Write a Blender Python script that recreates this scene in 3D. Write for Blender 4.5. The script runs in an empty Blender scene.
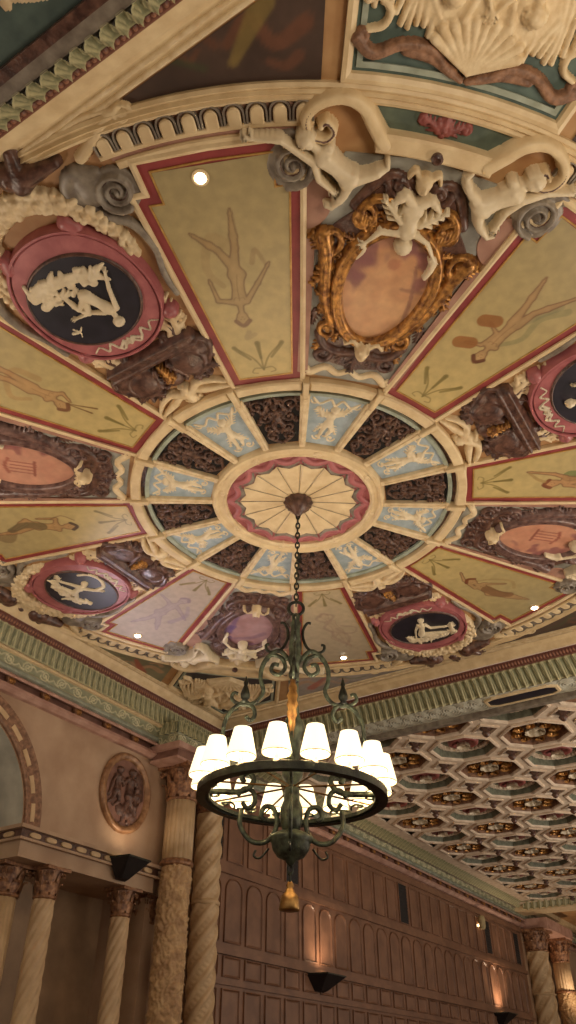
import bpy, math, random
import numpy as np
from mathutils import Vector, Matrix, noise
random.seed(7)
COL = bpy.context.scene.collection
pi = math.pi
def R(d): return math.radians(d)
CX, CY, CZ = 7.68, 4.64, 8.60          # centre of the round ceiling, metres

# ------------------------------------------------------------------ materials
def srgb(c):
    return tuple(((v/255)/12.92 if v/255 <= .04045 else ((v/255+.055)/1.055)**2.4) for v in c)
def mat(name, c, c2=None, rough=.6, scale=6, metal=0, bump=.0, bscale=40, attr=False, emit=None, estr=0, mix=(.35,.7)):
    m = bpy.data.materials.new(name); m.use_nodes = True
    nt = m.node_tree; b = nt.nodes['Principled BSDF']
    b.inputs['Roughness'].default_value = rough; b.inputs['Metallic'].default_value = metal
    tc = nt.nodes.new('ShaderNodeTexCoord')
    c2 = c2 or tuple(max(0, v*.82) for v in c)
    n = nt.nodes.new('ShaderNodeTexNoise'); n.inputs['Scale'].default_value = scale; n.inputs['Detail'].default_value = 6
    nt.links.new(tc.outputs['Object'], n.inputs['Vector'])
    r = nt.nodes.new('ShaderNodeValToRGB'); nt.links.new(n.outputs['Fac'], r.inputs['Fac'])
    r.color_ramp.elements[0].position, r.color_ramp.elements[1].position = mix
    if attr:
        a = nt.nodes.new('ShaderNodeVertexColor'); a.layer_name = 'Col'
        mx = nt.nodes.new('ShaderNodeMixRGB'); mx.blend_type = 'MULTIPLY'; mx.inputs['Fac'].default_value = 1
        r.color_ramp.elements[0].color = (.86,.86,.84,1); r.color_ramp.elements[1].color = (1.04,1.03,1.0,1)
        nt.links.new(a.outputs['Color'], mx.inputs['Color1']); nt.links.new(r.outputs['Color'], mx.inputs['Color2'])
        nt.links.new(mx.outputs['Color'], b.inputs['Base Color'])
    else:
        r.color_ramp.elements[0].color = (*srgb(c2), 1); r.color_ramp.elements[1].color = (*srgb(c), 1)
        nt.links.new(r.outputs['Color'], b.inputs['Base Color'])
    if bump:
        n2 = nt.nodes.new('ShaderNodeTexNoise'); n2.inputs['Scale'].default_value = bscale; n2.inputs['Detail'].default_value = 4
        nt.links.new(tc.outputs['Object'], n2.inputs['Vector'])
        bp = nt.nodes.new('ShaderNodeBump'); bp.inputs['Strength'].default_value = bump; bp.inputs['Distance'].default_value = .02
        nt.links.new(n2.outputs['Fac'], bp.inputs['Height']); nt.links.new(bp.outputs['Normal'], b.inputs['Normal'])
    if emit:
        b.inputs['Emission Color'].default_value = (*srgb(emit), 1); b.inputs['Emission Strength'].default_value = estr
    return m
M = {}
M['cream']   = mat('cream_plaster', (224,202,160), (202,176,134), .5, 5, bump=.12)
M['cream2']  = mat('cream_carving', (228,208,170), (204,178,136), .5, 9, bump=.2)
M['creamfig']= mat('ivory_figure', (228,212,180), (208,190,156), .45, 6, bump=.1)
M['tan']     = mat('tan_ground', (182,144,98), (160,116,74), .6, 3)
M['mauve']   = mat('mauve_ground', (172,132,112), (146,104,86), .6, 4)
M['bluegrey']= mat('blue_grey_ground', (158,158,148), (122,118,108), .6, 5)
M['grey']    = mat('grey_volute', (152,142,126), (106,94,82), .42, 7, bump=.1)
M['umber']   = mat('umber_carving', (112,80,66), (62,40,34), .32, 12, bump=.3)
M['umberpur']= mat('purple_umber_carving', (128,98,88), (74,50,46), .32, 12, bump=.3)
M['gold']    = mat('antique_gilding', (206,150,78), (104,64,34), .33, 14, metal=.55, bump=.3)
M['goldline']= mat('gold_line', (200,160,90), (170,126,66), .4, 10, metal=.3)
M['red']     = mat('dark_red_paint', (148,62,60), (126,48,48), .5, 4)
M['pink']    = mat('rose_frame', (176,106,106), (152,84,86), .4, 6, bump=.12)
M['navy']    = mat('navy_plaque', (44,40,50), (30,28,36), .4, 5)
M['dark']    = mat('dark_void', (26,20,17), (16,12,10), .8, 5)
M['bronze']  = mat('bronze_grille', (110,78,60), (58,38,30), .4, 16, bump=.3, metal=.15)
M['paleblue']= mat('pale_blue_ground', (172,184,190), (142,156,162), .55, 6)
M['palegreen']=mat('pale_green_rim', (168,176,160), (138,144,126), .5, 6)
M['green']   = mat('sage_ground', (104,116,98), (76,88,76), .6, 5)
M['teal']    = mat('teal_ground', (92,110,100), (70,86,80), .6, 5)
M['paint']   = mat('painted_plaster', (200,200,200), rough=.42, scale=8, attr=True)
M['carvepaint'] = mat('painted_carving', (200,200,200), rough=.5, scale=14, attr=True, bump=.2, bscale=60)
M['rust']    = mat('rust_bead', (142,84,62), (88,46,36), .4, 12, bump=.3)
M['pinkstone']=mat('pink_stone', (196,158,142), (164,124,108), .5, 4)
M['frieze']  = mat('brown_frieze', (142,104,88), (112,78,66), .5, 5)
M['wall']    = mat('tan_wall_plaster', (188,160,132), (162,132,106), .6, 1.4, bump=.05)
M['wallpale']= mat('pale_niche_plaster', (196,192,176), (158,154,142), .5, 2)
M['wallshade']=mat('shaded_wall_plaster', (172,142,110), (142,116,90), .6, 2)  # wall plaster with the shade under the ledge put into its colour
M['stone']   = mat('column_stone', (212,184,144), (186,156,118), .5, 3, bump=.15)
M['stonew']  = mat('worn_carved_stone', (206,172,126), (166,130,92), .55, 4, bump=.35)
M['capital'] = mat('gilded_capital', (176,130,92), (96,62,46), .4, 12, bump=.3, metal=.2)
M['wood']    = mat('walnut_panelling', (140,102,78), (116,82,62), .42, 2.5)
M['slot']    = mat('black_grille', (34,28,28), (22,18,18), .6, 9)
M['iron']    = mat('green_black_iron', (58,62,50), (26,24,20), .4, 10, metal=.5, bump=.2)
M['verdi']   = mat('verdigris_iron', (98,108,86), (42,42,34), .45, 12, metal=.35, bump=.25)
M['brass']   = mat('old_brass', (182,140,78), (110,78,38), .32, 10, metal=.7, bump=.1)
M['bronzewall']= mat('brown_gilt_rim', (168,128,92), (120,84,56), .4, 8, metal=.15)
M['gild2']   = mat('gilt_leaf', (196,148,80), (110,70,32), .38, 12, metal=.5, bump=.2)
M['coffered']= mat('coffer_plaster', (230,212,188), (204,182,158), .55, 7, bump=.35, bscale=26)
M['coffgreen']=mat('coffer_green', (126,128,108), (90,92,76), .55, 8, bump=.2)
M['coffred'] = mat('coffer_red', (158,90,82), (120,60,54), .5, 8, bump=.2)
M['coffbrown']=mat('coffer_brown', (160,120,92), (108,76,56), .5, 14, bump=.4)
M['ivory']   = mat('ivory_rosette', (226,214,190), (184,166,138), .5, 10, bump=.3)
M['floor']   = mat('dark_carpet', (92,62,46), (70,44,34), .9, 2)
M['candle']  = mat('cream_candle_sleeve', (235,222,190), (220,204,170), .5, 5, emit=(255,225,170), estr=.8)
def shade_mat():
    m = bpy.data.materials.new('glowing_lamp_shade'); m.use_nodes = True
    nt = m.node_tree; b = nt.nodes['Principled BSDF']
    b.inputs['Base Color'].default_value = (.95,.86,.66,1); b.inputs['Roughness'].default_value = .8
    b.inputs['Emission Color'].default_value = (1,.80,.50,1); b.inputs['Emission Strength'].default_value = 1.6
    return m
M['shade'] = shade_mat()
M['bulb'] = mat('lit_bulb', (255,240,210), rough=.4, emit=(255,222,160), estr=14)
M['spot'] = mat('lit_downlight', (255,245,225), rough=.4, emit=(255,240,215), estr=18)
M['shaderim'] = mat('shade_trim', (196,176,130), rough=.6)

# ------------------------------------------------------------------ mesh helpers
def link(name, V, F, m, parent=None, off=(0,0,0), smooth=False, cols=None, mats=None, fm=None):
    me = bpy.data.meshes.new(name)
    V = np.asarray(V, dtype=float) - np.array(off, dtype=float)
    me.from_pydata(V.tolist(), [], F if isinstance(F, list) else F.tolist())
    me.update()
    if cols is not None:
        ca = me.color_attributes.new('Col', 'FLOAT_COLOR', 'POINT')
        cc = np.ones((len(V), 4)); cc[:, :3] = cols
        ca.data.foreach_set('color', cc.ravel().astype(np.float32))
    if mats:
        for k in mats: me.materials.append(M[k])
        me.polygons.foreach_set('material_index', np.array(fm, dtype=np.int32))
    else: me.materials.append(M[m] if isinstance(m, str) else m)
    if smooth: me.polygons.foreach_set('use_smooth', [True]*len(me.polygons))
    o = bpy.data.objects.new(name, me); COL.objects.link(o)
    if parent is not None: o.parent = parent
    return o
def tag(o, label=None, cat=None, group=None, kind=None):
    if label: o['label'] = label
    if cat: o['category'] = cat
    if group: o['group'] = group
    if kind: o['kind'] = kind
    return o
def struct(o, label=None): o['kind'] = 'structure'; return o
def empty(name, loc, label, cat, group=None, rot=(0,0,0)):
    o = bpy.data.objects.new(name, None); COL.objects.link(o); o.empty_display_size = .2
    o.location = loc; o.rotation_euler = rot
    return tag(o, label, cat, group)
def plc(rho, tau, a, z=CZ):
    c, s = math.cos(R(a)), math.sin(R(a))
    return (CX + rho*c - tau*s, CY + rho*s + tau*c, z)
def cth(name, rho, tau, a, label, cat, group=None):     # thing on the round ceiling; its frame is (radial, tangential, up)
    return empty(name, plc(rho, tau, a), label, cat, group, (0,0,R(a)))
def dup(root, loc=None, rot=None, label=None):
    r = root.copy(); COL.objects.link(r)
    if loc is not None: r.location = loc
    if rot is not None: r.rotation_euler = rot
    if label: r['label'] = label
    kids = [k for k in bpy.data.objects if k.parent == root]
    for ch in kids:
        c = ch.copy(); COL.objects.link(c); c.parent = r; c.matrix_parent_inverse = ch.matrix_parent_inverse
        for g in [k for k in bpy.data.objects if k.parent == ch]:
            d = g.copy(); COL.objects.link(d); d.parent = c
    return r
def setmat(o, name):
    o.material_slots[0].link = 'OBJECT'; o.material_slots[0].material = M[name]
class MB:
    def __init__(s): s.V = []; s.F = []
    def add(s, V, F):
        n = len(s.V); s.V += [tuple(v) for v in V]; s.F += [[i+n for i in f] for f in F]; return s
    def box(s, x0,x1,y0,y1,z0,z1):
        return s.add([(x0,y0,z0),(x1,y0,z0),(x1,y1,z0),(x0,y1,z0),(x0,y0,z1),(x1,y0,z1),(x1,y1,z1),(x0,y1,z1)],
              [(3,2,1,0),(4,5,6,7),(0,1,5,4),(1,2,6,5),(2,3,7,6),(3,0,4,7)])
    def lathe(s, prof, c=(0,0,0), n=24, fn=None, ax='z'):
        V=[];F=[]
        for (r,z) in prof:
            for i in range(n):
                a=2*pi*i/n; rr = r*(fn(a,z) if fn else 1)
                p=(rr*math.cos(a), rr*math.sin(a), z)
                if ax=='x': p=(p[2],p[0],p[1])
                if ax=='y': p=(p[0],p[2],p[1])
                V.append((p[0]+c[0],p[1]+c[1],p[2]+c[2]))
        for j in range(len(prof)-1):
            for i in range(n):
                F.append((j*n+i, j*n+(i+1)%n, (j+1)*n+(i+1)%n, (j+1)*n+i))
        F.append(list(range(n))[::-1]); F.append([(len(prof)-1)*n+i for i in range(n)])
        return s.add(V,F)
    def tube(s, P, rad, n=8, flat=1.0, up=(0,0,1), closed=False):
        P=[Vector(p) for p in P]; m=len(P); V=[];F=[]
        if not hasattr(rad,'__len__'): rad=[rad]*m
        up=Vector(up)
        for k in range(m):
            a=P[(k-1)%m] if (closed or k>0) else P[0]; b=P[(k+1)%m] if (closed or k<m-1) else P[-1]
            t=(b-a).normalized(); u=up-t*up.dot(t)
            if u.length<1e-4: u=Vector((1,0,0))-t*t.x
            u.normalize(); w=t.cross(u)
            for i in range(n):
                an=2*pi*i/n+pi/n; V.append(P[k]+u*(math.cos(an)*rad[k])+w*(math.sin(an)*rad[k]*flat))
        for k in range(m if closed else m-1):
            for i in range(n):
                F.append((k*n+i,k*n+(i+1)%n,((k+1)%m)*n+(i+1)%n,((k+1)%m)*n+i))
        if not closed: F.append(list(range(n))[::-1]); F.append([(m-1)*n+i for i in range(n)])
        return s.add(V,F)
    def plate(s, pts, z0, z1, bev=0):     # pts: outline in xy, from z0 (fixed side) to z1 (free side)
        n=len(pts)
        if bev:
            ins=offset(pts,-bev); sg=1 if z1>z0 else -1
            rings=[[(x,y,z0) for x,y in pts],[(x,y,z1-sg*min(bev,abs(z1-z0)*.9)) for x,y in pts],[(x,y,z1) for x,y in ins]]
        else: rings=[[(x,y,z0) for x,y in pts],[(x,y,z1) for x,y in pts]]
        V=[p for r in rings for p in r];F=[]
        for j in range(len(rings)-1):
            for i in range(n): F.append((j*n+i,j*n+(i+1)%n,(j+1)*n+(i+1)%n,(j+1)*n+i))
        F.append([(len(rings)-1)*n+i for i in range(n)]); F.append(list(range(n))[::-1])
        return s.add(V,F)
    def sweep(s, pts, prof, closed=True):  # prof: (offset outward, z); pts outline ccw
        n=len(pts); rings=[]
        for d,z in prof:
            rings.append([(x,y,z) for x,y in offset(pts,d,closed)])
        V=[p for r in rings for p in r];F=[]
        for j in range(len(rings)-1):
            for i in range(n if closed else n-1): F.append((j*n+i,j*n+(i+1)%n,(j+1)*n+(i+1)%n,(j+1)*n+i))
        return s.add(V,F)
    def obj(s, name, m, parent=None, off=(0,0,0), smooth=False): return link(name, s.V, s.F, m, parent, off, smooth)
def offset(pts, d, closed=True):
    n=len(pts); out=[]
    for i in range(n):
        p=Vector(pts[i]); a=Vector(pts[i-1]) if (closed or i>0) else None; b=Vector(pts[(i+1)%n]) if (closed or i<n-1) else None
        ns=[]
        for u,v in ((a,p),(p,b)):
            if u is None or v is None: continue
            t=(v-u)
            if t.length<1e-9: continue
            t.normalize(); ns.append(Vector((t.y,-t.x)))
        if len(ns)==2:
            k=ns[0]+ns[1]; q=k/max(.35,1+ns[0].dot(ns[1]))
        else: q=ns[0]
        out.append((p.x+q.x*d,p.y+q.y*d))
    return out
def arcpts(r, a0, a1, n, c=(0,0)): return [(c[0]+r*math.cos(R(a0+(a1-a0)*i/n)), c[1]+r*math.sin(R(a0+(a1-a0)*i/n))) for i in range(n+1)]
def ell(cx,cy,a,b,n=64,e=2.0):
    out=[]
    for i in range(n):
        t=2*pi*i/n; c,s=math.cos(t),math.sin(t)
        out.append((cx+a*math.copysign(abs(c)**(2/e),c), cy+b*math.copysign(abs(s)**(2/e),s)))
    return out
def sector(r0,r1,a0,a1,n=10): return arcpts(r0,a1,a0,n)[::1]+arcpts(r1,a0,a1,n)
def spl(P, m=6):
    P=[np.array(p,float) for p in P]; Q=[2*P[0]-P[1]]+P+[2*P[-1]-P[-2]]; out=[]
    for i in range(1,len(Q)-2):
        for k in range(m):
            t=k/m; a,b,c,d=Q[i-1:i+3]
            out.append(.5*((2*b)+(c-a)*t+(2*a-5*b+4*c-d)*t*t+(3*b-a-3*c+d)*t**3))
    out.append(P[-1]); return [tuple(p) for p in out]

# ------------------------------------------------------------------ relief carving: tapered strokes -> one continuous height surface
def cap(x1,y1,r1,x2=None,y2=None,r2=None,k=1.0,lift=0.0):
    if x2 is None: x2,y2=x1,y1
    if r2 is None: r2=r1
    return (x1,y1,r1,x2,y2,r2,k,lift)
def stroke(P,w0,w1,k=1.0,lift=0.0,smooth=5):
    Q=spl(P,smooth) if len(P)>2 else P
    n=len(Q); out=[]
    for i in range(n-1):
        a=i/(n-1); b=(i+1)/(n-1)
        out.append(cap(Q[i][0],Q[i][1],w0+(w1-w0)*a,Q[i+1][0],Q[i+1][1],w0+(w1-w0)*b,k,lift))
    return out
def spiral(cx,cy,Rr,a0,turns,w0,w1,sg=1,k=1.0,lift=0.0,rmin=.12):
    n=int(14*turns)+1; P=[]
    for i in range(n+1):
        t=i/n; r=Rr*((1-t)*(1-rmin)+rmin); a=R(a0)+sg*2*pi*turns*t
        P.append((cx+r*math.cos(a),cy+r*math.sin(a)))
    o=stroke(P,w0,w1,k,lift,1) if False else [cap(P[i][0],P[i][1],w0+(w1-w0)*i/n,P[i+1][0],P[i+1][1],w0+(w1-w0)*(i+1)/n,k,lift) for i in range(n)]
    o.append(cap(cx,cy,w1*1.5,k=k*1.2,lift=lift)); return o
def leaf(x,y,ang,L,W,k=.6,lift=0.0,lobes=4):
    a=R(ang); dx,dy=math.cos(a),math.sin(a); o=[cap(x,y,W*.35,x+dx*L,y+dy*L,W*.12,k,lift+.01)]
    for i in range(lobes):
        t=(i+.4)/lobes; px,py=x+dx*L*t,y+dy*L*t; l=W*(1.15-t*.75)
        for s in (-1,1):
            b=a+s*R(52-14*t); o.append(cap(px,py,W*.26*(1.1-t*.5),px+math.cos(b)*l,py+math.sin(b)*l,W*.1,k,lift))
    return o
def flower(x,y,r,k=.8,lift=0,n=6):
    o=[cap(x,y,r*.35,k=k*1.3,lift=lift+r*.2)]
    for i in range(n):
        a=2*pi*i/n; o.append(cap(x+math.cos(a)*r*.62,y+math.sin(a)*r*.62,r*.36,k=k,lift=lift))
    return o
def xf(caps,ox=0,oy=0,ang=0,s=1,my=1):
    c,sn=math.cos(R(ang)),math.sin(R(ang)); o=[]
    for q in caps:
        x1,y1,r1,x2,y2,r2,k,l=q; y1*=my; y2*=my
        o.append((ox+s*(x1*c-y1*sn),oy+s*(x1*sn+y1*c),r1*s,ox+s*(x2*c-y2*sn),oy+s*(x2*sn+y2*c),r2*s,k,l*s))
    return o
def mir(caps): return [(a,-b,c,d,-e,f,g,h) for a,b,c,d,e,f,g,h in caps]
def hfield(caps,res,base=None):
    x0=min(min(q[0]-q[2],q[3]-q[5]) for q in caps)-2*res; x1=max(max(q[0]+q[2],q[3]+q[5]) for q in caps)+2*res
    y0=min(min(q[1]-q[2],q[4]-q[5]) for q in caps)-2*res; y1=max(max(q[1]+q[2],q[4]+q[5]) for q in caps)+2*res
    nx=int((x1-x0)/res)+1; ny=int((y1-y0)/res)+1
    X=x0+np.arange(nx)*res; Y=y0+np.arange(ny)*res; H=np.zeros((nx,ny))
    for q in caps:
        ax,ay,r1,bx,by,r2,k,l=q; r=max(r1,r2)
        i0=max(0,int((min(ax,bx)-r-x0)/res)-1); i1=min(nx,int((max(ax,bx)+r-x0)/res)+3)
        j0=max(0,int((min(ay,by)-r-y0)/res)-1); j1=min(ny,int((max(ay,by)+r-y0)/res)+3)
        gx=X[i0:i1,None]; gy=Y[None,j0:j1]
        dx,dy=bx-ax,by-ay; L=dx*dx+dy*dy
        t=np.clip(((gx-ax)*dx+(gy-ay)*dy)/L,0,1) if L>1e-12 else np.zeros((i1-i0,j1-j0))
        rr=r1+(r2-r1)*t; d2=(gx-ax-dx*t)**2+(gy-ay-dy*t)**2
        h=np.sqrt(np.maximum(0,rr*rr-d2))*k
        ins=np.clip((rr-np.sqrt(d2))/(.35*rr+1e-6),0,1)
        h=h+l*ins*(h>0)
        S=H[i0:i1,j0:j1]; kk=.012
        e=np.clip(.5+.5*(S-h)/kk,0,1); sm=h*(1-e)+S*e+kk*e*(1-e)
        H[i0:i1,j0:j1]=np.where((h>0)&(S>0),sm,np.maximum(S,h))
    return X,Y,H
def relief(name,caps,m,parent,off=(0,0,0),res=.012,base=0.0,down=True,smooth=True,foot=.004):
    X,Y,H=hfield(caps,res); nx,ny=H.shape
    ok=H>0; cell=(ok[:-1,:-1]|ok[1:,:-1]|ok[:-1,1:]|ok[1:,1:])
    used=np.zeros((nx,ny),bool); used[:-1,:-1]|=cell; used[1:,:-1]|=cell; used[:-1,1:]|=cell; used[1:,1:]|=cell
    idx=-np.ones((nx,ny),int); idx[used]=np.arange(used.sum())
    I,J=np.nonzero(used); h=np.where(H[I,J]>0,H[I,J]+base,-foot)
    V=np.stack([X[I],Y[J],(-h if down else h)],1)
    ci,cj=np.nonzero(cell)
    a,b,c,d=idx[ci,cj],idx[ci+1,cj],idx[ci+1,cj+1],idx[ci,cj+1]
    F=np.stack([a,d,c,b] if down else [a,b,c,d],1)
    return link(name,V,F,m,parent,off,smooth)
# a human body as strokes; every joint is (x, y); s is the head radius
def body(s,head,chest,pelvis,armA=None,armB=None,legA=None,legB=None,lift=.0,look=(0,0),hair=True,drape=None):
    o=[]; H=np.array(head); Cc=np.array(chest); Pv=np.array(pelvis); ax=(H-Cc)/max(1e-6,np.linalg.norm(H-Cc)); pr=np.array([-ax[1],ax[0]])
    o.append(cap(*H,s,*(H-ax*s*.35),s*.82,1.15,lift+s*.25))
    if look is not None:
        lk=np.array(look); f=H+lk*s*.62
        o.append(cap(*(f+ax*s*.18),s*.13,*(f+lk*s*.3-ax*s*.12),s*.17,1.2,lift+s*.75))       # nose
        o.append(cap(*(f-ax*s*.5-pr*s*.12),s*.12,*(f-ax*s*.5+pr*s*.12),s*.12,1,lift+s*.8))  # lips
        for q in (-1,1): o.append(cap(*(H+lk*s*.35+ax*s*.12+pr*q*s*.36),s*.14,k=1,lift=lift+s*.95))
    if hair:
        for i in range(9):
            an=R(-110+220*i/8); d=ax*math.cos(an)+pr*math.sin(an); o.append(cap(*(H+d*s*.8),s*.36,k=1,lift=lift+s*.35))
    o.append(cap(*H,s*.5,*Cc,s*.6,1,lift))
    sh=Cc+ax*s*.35
    o.append(cap(*(sh+pr*s*1.1),s*.62,*(sh-pr*s*1.1),s*.62,1,lift+s*.1))
    mid=(Cc+Pv)/2
    o.append(cap(*Cc,s*1.22,*mid,s*.95,.9,lift+s*.15)); o.append(cap(*mid,s*.95,*Pv,s*1.22,.9,lift+s*.15))
    for q in (-1,1): o.append(cap(*(Cc+pr*q*s*.48),s*.5,k=1,lift=lift+s*.75))
    for arm,q in ((armA,1),(armB,-1)):
        if not arm: continue
        S0=sh+pr*q*s*1.15
        if np.linalg.norm(np.array(arm[0])-(sh-pr*q*s*1.15))<np.linalg.norm(np.array(arm[0])-S0): S0=sh-pr*q*s*1.15
        e=np.array(arm[0]); h=np.array(arm[1]); d=(h-e)/max(1e-6,np.linalg.norm(h-e)); n=np.array([-d[1],d[0]])
        o.append(cap(*S0,s*.52,*e,s*.38,1,lift+s*.35)); o.append(cap(*e,s*.4,*h,s*.25,1,lift+s*.35))
        o.append(cap(*h,s*.3,*(h+d*s*.35),s*.3,.8,lift+s*.35))
        for i,(w,l) in enumerate(((-.26,.55),(-.09,.72),(.09,.75),(.26,.6))):
            b=h+d*s*.45+n*w*s; o.append(cap(*b,s*.1,*(b+d*s*l+n*w*s*.5),s*.07,1,lift+s*.4))
        o.append(cap(*(h+n*s*.3),s*.11,*(h+n*s*.6+d*s*.4),s*.08,1,lift+s*.4))
    for leg,q in ((legA,1),(legB,-1)):
        if not leg: continue
        h0=Pv+pr*q*s*.5; kn=np.array(leg[0]); ft=np.array(leg[1]); d=(ft-kn)/max(1e-6,np.linalg.norm(ft-kn)); n=np.array([-d[1],d[0]])*q
        o.append(cap(*h0,s*.85,*kn,s*.52,1,lift+s*.25)); o.append(cap(*kn,s*.54,*(kn+(ft-kn)*.35),s*.56,1,lift+s*.2))
        o.append(cap(*(kn+(ft-kn)*.35),s*.56,*ft,s*.28,1,lift+s*.15)); o.append(cap(*ft,s*.3,*(ft+n*s*.7+d*s*.35),s*.2,1,lift+s*.15))
    return o

# ------------------------------------------------------------------ painted surfaces
def grid_quad(c00,c10,c11,c01,nu,nv,z):
    u=np.linspace(0,1,nu)[:,None]; v=np.linspace(0,1,nv)[None,:]
    def bl(k): return c00[k]*(1-u)*(1-v)+c10[k]*u*(1-v)+c11[k]*u*v+c01[k]*(1-u)*v
    X,Y=bl(0),bl(1); i=np.arange(nu*nv).reshape(nu,nv)
    F=np.stack([i[:-1,:-1],i[:-1,1:],i[1:,1:],i[1:,:-1]],-1).reshape(-1,4)
    return X.ravel(),Y.ravel(),F
def blend(X,Y,Cc,P,w0,w1,rgb,al=1.0,soft=.012,smooth=4):
    Q=spl(P,smooth) if len(P)>2 else (P if len(P)==2 else [P[0],P[0]])
    n=len(Q)-1; rgb=np.array(srgb(rgb)); A=np.zeros(len(X))
    for i in range(n):
        ax,ay=Q[i];bx,by=Q[i+1]; dx,dy=bx-ax,by-ay;L=dx*dx+dy*dy
        t=np.clip(((X-ax)*dx+(Y-ay)*dy)/L,0,1) if L>1e-12 else np.zeros(len(X))
        w=w0+(w1-w0)*((i+t)/max(1,n)); d=np.hypot(X-ax-dx*t,Y-ay-dy*t)
        A=np.maximum(A,np.clip((w-d)/soft+.5,0,1))
    A=(A*al)[:,None]; Cc[:]=Cc*(1-A)+rgb*A
def pnoise(X,Y,f,seed=0):
    return np.array([noise.noise(Vector((x*f,y*f,seed))) for x,y in zip(X,Y)])
def paint_body(X,Y,Cc,s,head,chest,pelvis,arms=(),legs=(),skin=(178,138,96),line=(120,82,58),hairc=(110,72,50),al=.75):
    H,Ch,Pv=[np.array(p,float) for p in (head,chest,pelvis)]
    ax=(H-Ch)/np.linalg.norm(H-Ch); pr=np.array([-ax[1],ax[0]]); caps=[]
    def c_(a,ra,b,rb): caps.append((a[0],a[1],ra*s,b[0],b[1],rb*s))
    c_(H+ax*.2*s,.95,H-ax*.4*s,.7); c_(H,.3,Ch,.42)
    sh=Ch+ax*.3*s; c_(sh+pr*.85*s,.42,sh-pr*.85*s,.42)
    mid=(Ch+Pv)/2; c_(Ch,1.0,mid,.72); c_(mid,.72,Pv,1.0)
    for A,q in zip(arms,(1,-1)):
        A=[np.array(p,float) for p in A]; S0=sh+pr*q*.95*s; S1=sh-pr*q*.95*s
        if np.linalg.norm(A[0]-S1)<np.linalg.norm(A[0]-S0): S0=S1
        c_(S0,.4,A[0],.28); c_(A[0],.3,A[-1],.17)
        d=(A[-1]-A[0])/max(1e-6,np.linalg.norm(A[-1]-A[0])); c_(A[-1],.2,A[-1]+d*.5*s,.12)
    for L,q in zip(legs,(1,-1)):
        L=[np.array(p,float) for p in L]; h0=Pv+pr*q*.4*s; c_(h0,.78,L[0],.42)
        m=L[0]+(L[-1]-L[0])*.35; c_(L[0],.42,m,.48); c_(m,.48,L[-1],.2)
        d=(L[-1]-L[0])/max(1e-6,np.linalg.norm(L[-1]-L[0])); c_(L[-1],.22,L[-1]+d*.55*s,.12)
    D=np.full(len(X),9.)
    for ax_,ay,r1,bx,by,r2 in caps:
        dx,dy=bx-ax_,by-ay; L2=dx*dx+dy*dy; t=np.clip(((X-ax_)*dx+(Y-ay)*dy)/L2,0,1) if L2>1e-12 else 0
        d=np.hypot(X-ax_-dx*t,Y-ay-dy*t)-(r1+(r2-r1)*t); k=.02
        e=np.clip(.5+.5*(D-d)/k,0,1); D=D*(1-e)+d*e-k*e*(1-e)*(np.abs(D-d)<k)
    f=(np.clip(-D/.012,0,1)*al*.75)[:,None]; Cc[:]=Cc*(1-f)+np.array(srgb(skin))*f
    f=(np.clip(1+(D+.0)/.045,0,1)*(D<0)*al*.35)[:,None]; Cc[:]=Cc*(1-f)+np.array(srgb(line))*f
    f=(np.exp(-(D/.009)**2)*al)[:,None]; Cc[:]=Cc*(1-f)+np.array(srgb(line))*f
    T=lambda p: (p[0],p[1])
    blend(X,Y,Cc,[T(Ch+ax*.1*s),T(mid+pr*.12*s),T(Pv)],.007,.005,line,al*.6,.008)
    for q in (-1,1): blend(X,Y,Cc,[T(Ch+pr*q*.7*s),T(Ch-ax*.35*s+pr*q*.45*s),T(Ch-ax*.2*s+pr*q*.1*s)],.006,.005,line,al*.5,.008)
    blend(X,Y,Cc,[T(H+ax*.35*s+pr*.9*s),T(H+ax*1.15*s),T(H+ax*.35*s-pr*.9*s)],.33*s,.33*s,hairc,al,.01)
    for q in (-1,1): blend(X,Y,Cc,[T(H+pr*q*.25*s+ax*.08*s)],.006,.006,line,al,.008)
    blend(X,Y,Cc,[T(H-ax*.3*s-pr*.12*s),T(H-ax*.3*s+pr*.12*s)],.005,.005,line,al*.8,.008)

# ================================================================== CEILING SHELL
ZB=8.40                                    # top of the rust bead
rects=[                                    # x0,x1,y0,y1,z   (nested rectangles from the ceiling plane down and out)
 (1.94,13.62,-1.25,10.33,8.60),(1.80,13.74,-1.38,10.39,8.555),(1.74,13.80,-1.44,10.42,8.49),(1.60,13.94,-1.58,10.50,8.40),
 (1.51,14.05,-1.66,10.59,8.28),(1.318,14.33,-1.85,10.73,7.97)]
def loft(rs,sides='ABCD'):
    V=[];F=[]
    for x0,x1,y0,y1,z in rs: V+= [(x0,y0,z),(x1,y0,z),(x1,y1,z),(x0,y1,z)]
    for j in range(len(rs)-1):
        for i,sd in enumerate('DCBA'):
            if sd in sides: F.append((j*4+i,j*4+(i+1)%4,(j+1)*4+(i+1)%4,(j+1)*4+i))
    return V,F
b=MB(); b.plate([(1.9,-1.3),(13.7,-1.3),(13.7,10.4),(1.9,10.4)],8.62,8.60); struct(b.obj('ceiling','tan'))
V,F=loft(rects[:3]+[rects[3]]); struct(link('trim_1',V,F,'cream'))
bk=[(x0-e,x1+e,y0-e,y1+e,z+.01) for (x0,x1,y0,y1,z),e in zip(rects[3:],(.03,.03,.0))]
V,F=loft(bk); struct(link('trim_71',V,F,'cream'))
b=MB()                                     # thin carved fillets on the cream slope
for d,z in ((.0,8.598),(.09,8.578)):
    P=[(1.94-d,-1.25-d),(13.62+d,-1.25-d),(13.62+d,10.33+d*.3),(1.94-d,10.33+d*.3)]
    b.sweep(P,[(-.03,z),(-.022,z-.03),(.0,z-.04),(.02,z-.03),(.026,z-.002)])
struct(b.obj('trim_2','cream2',smooth=True))
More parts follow.
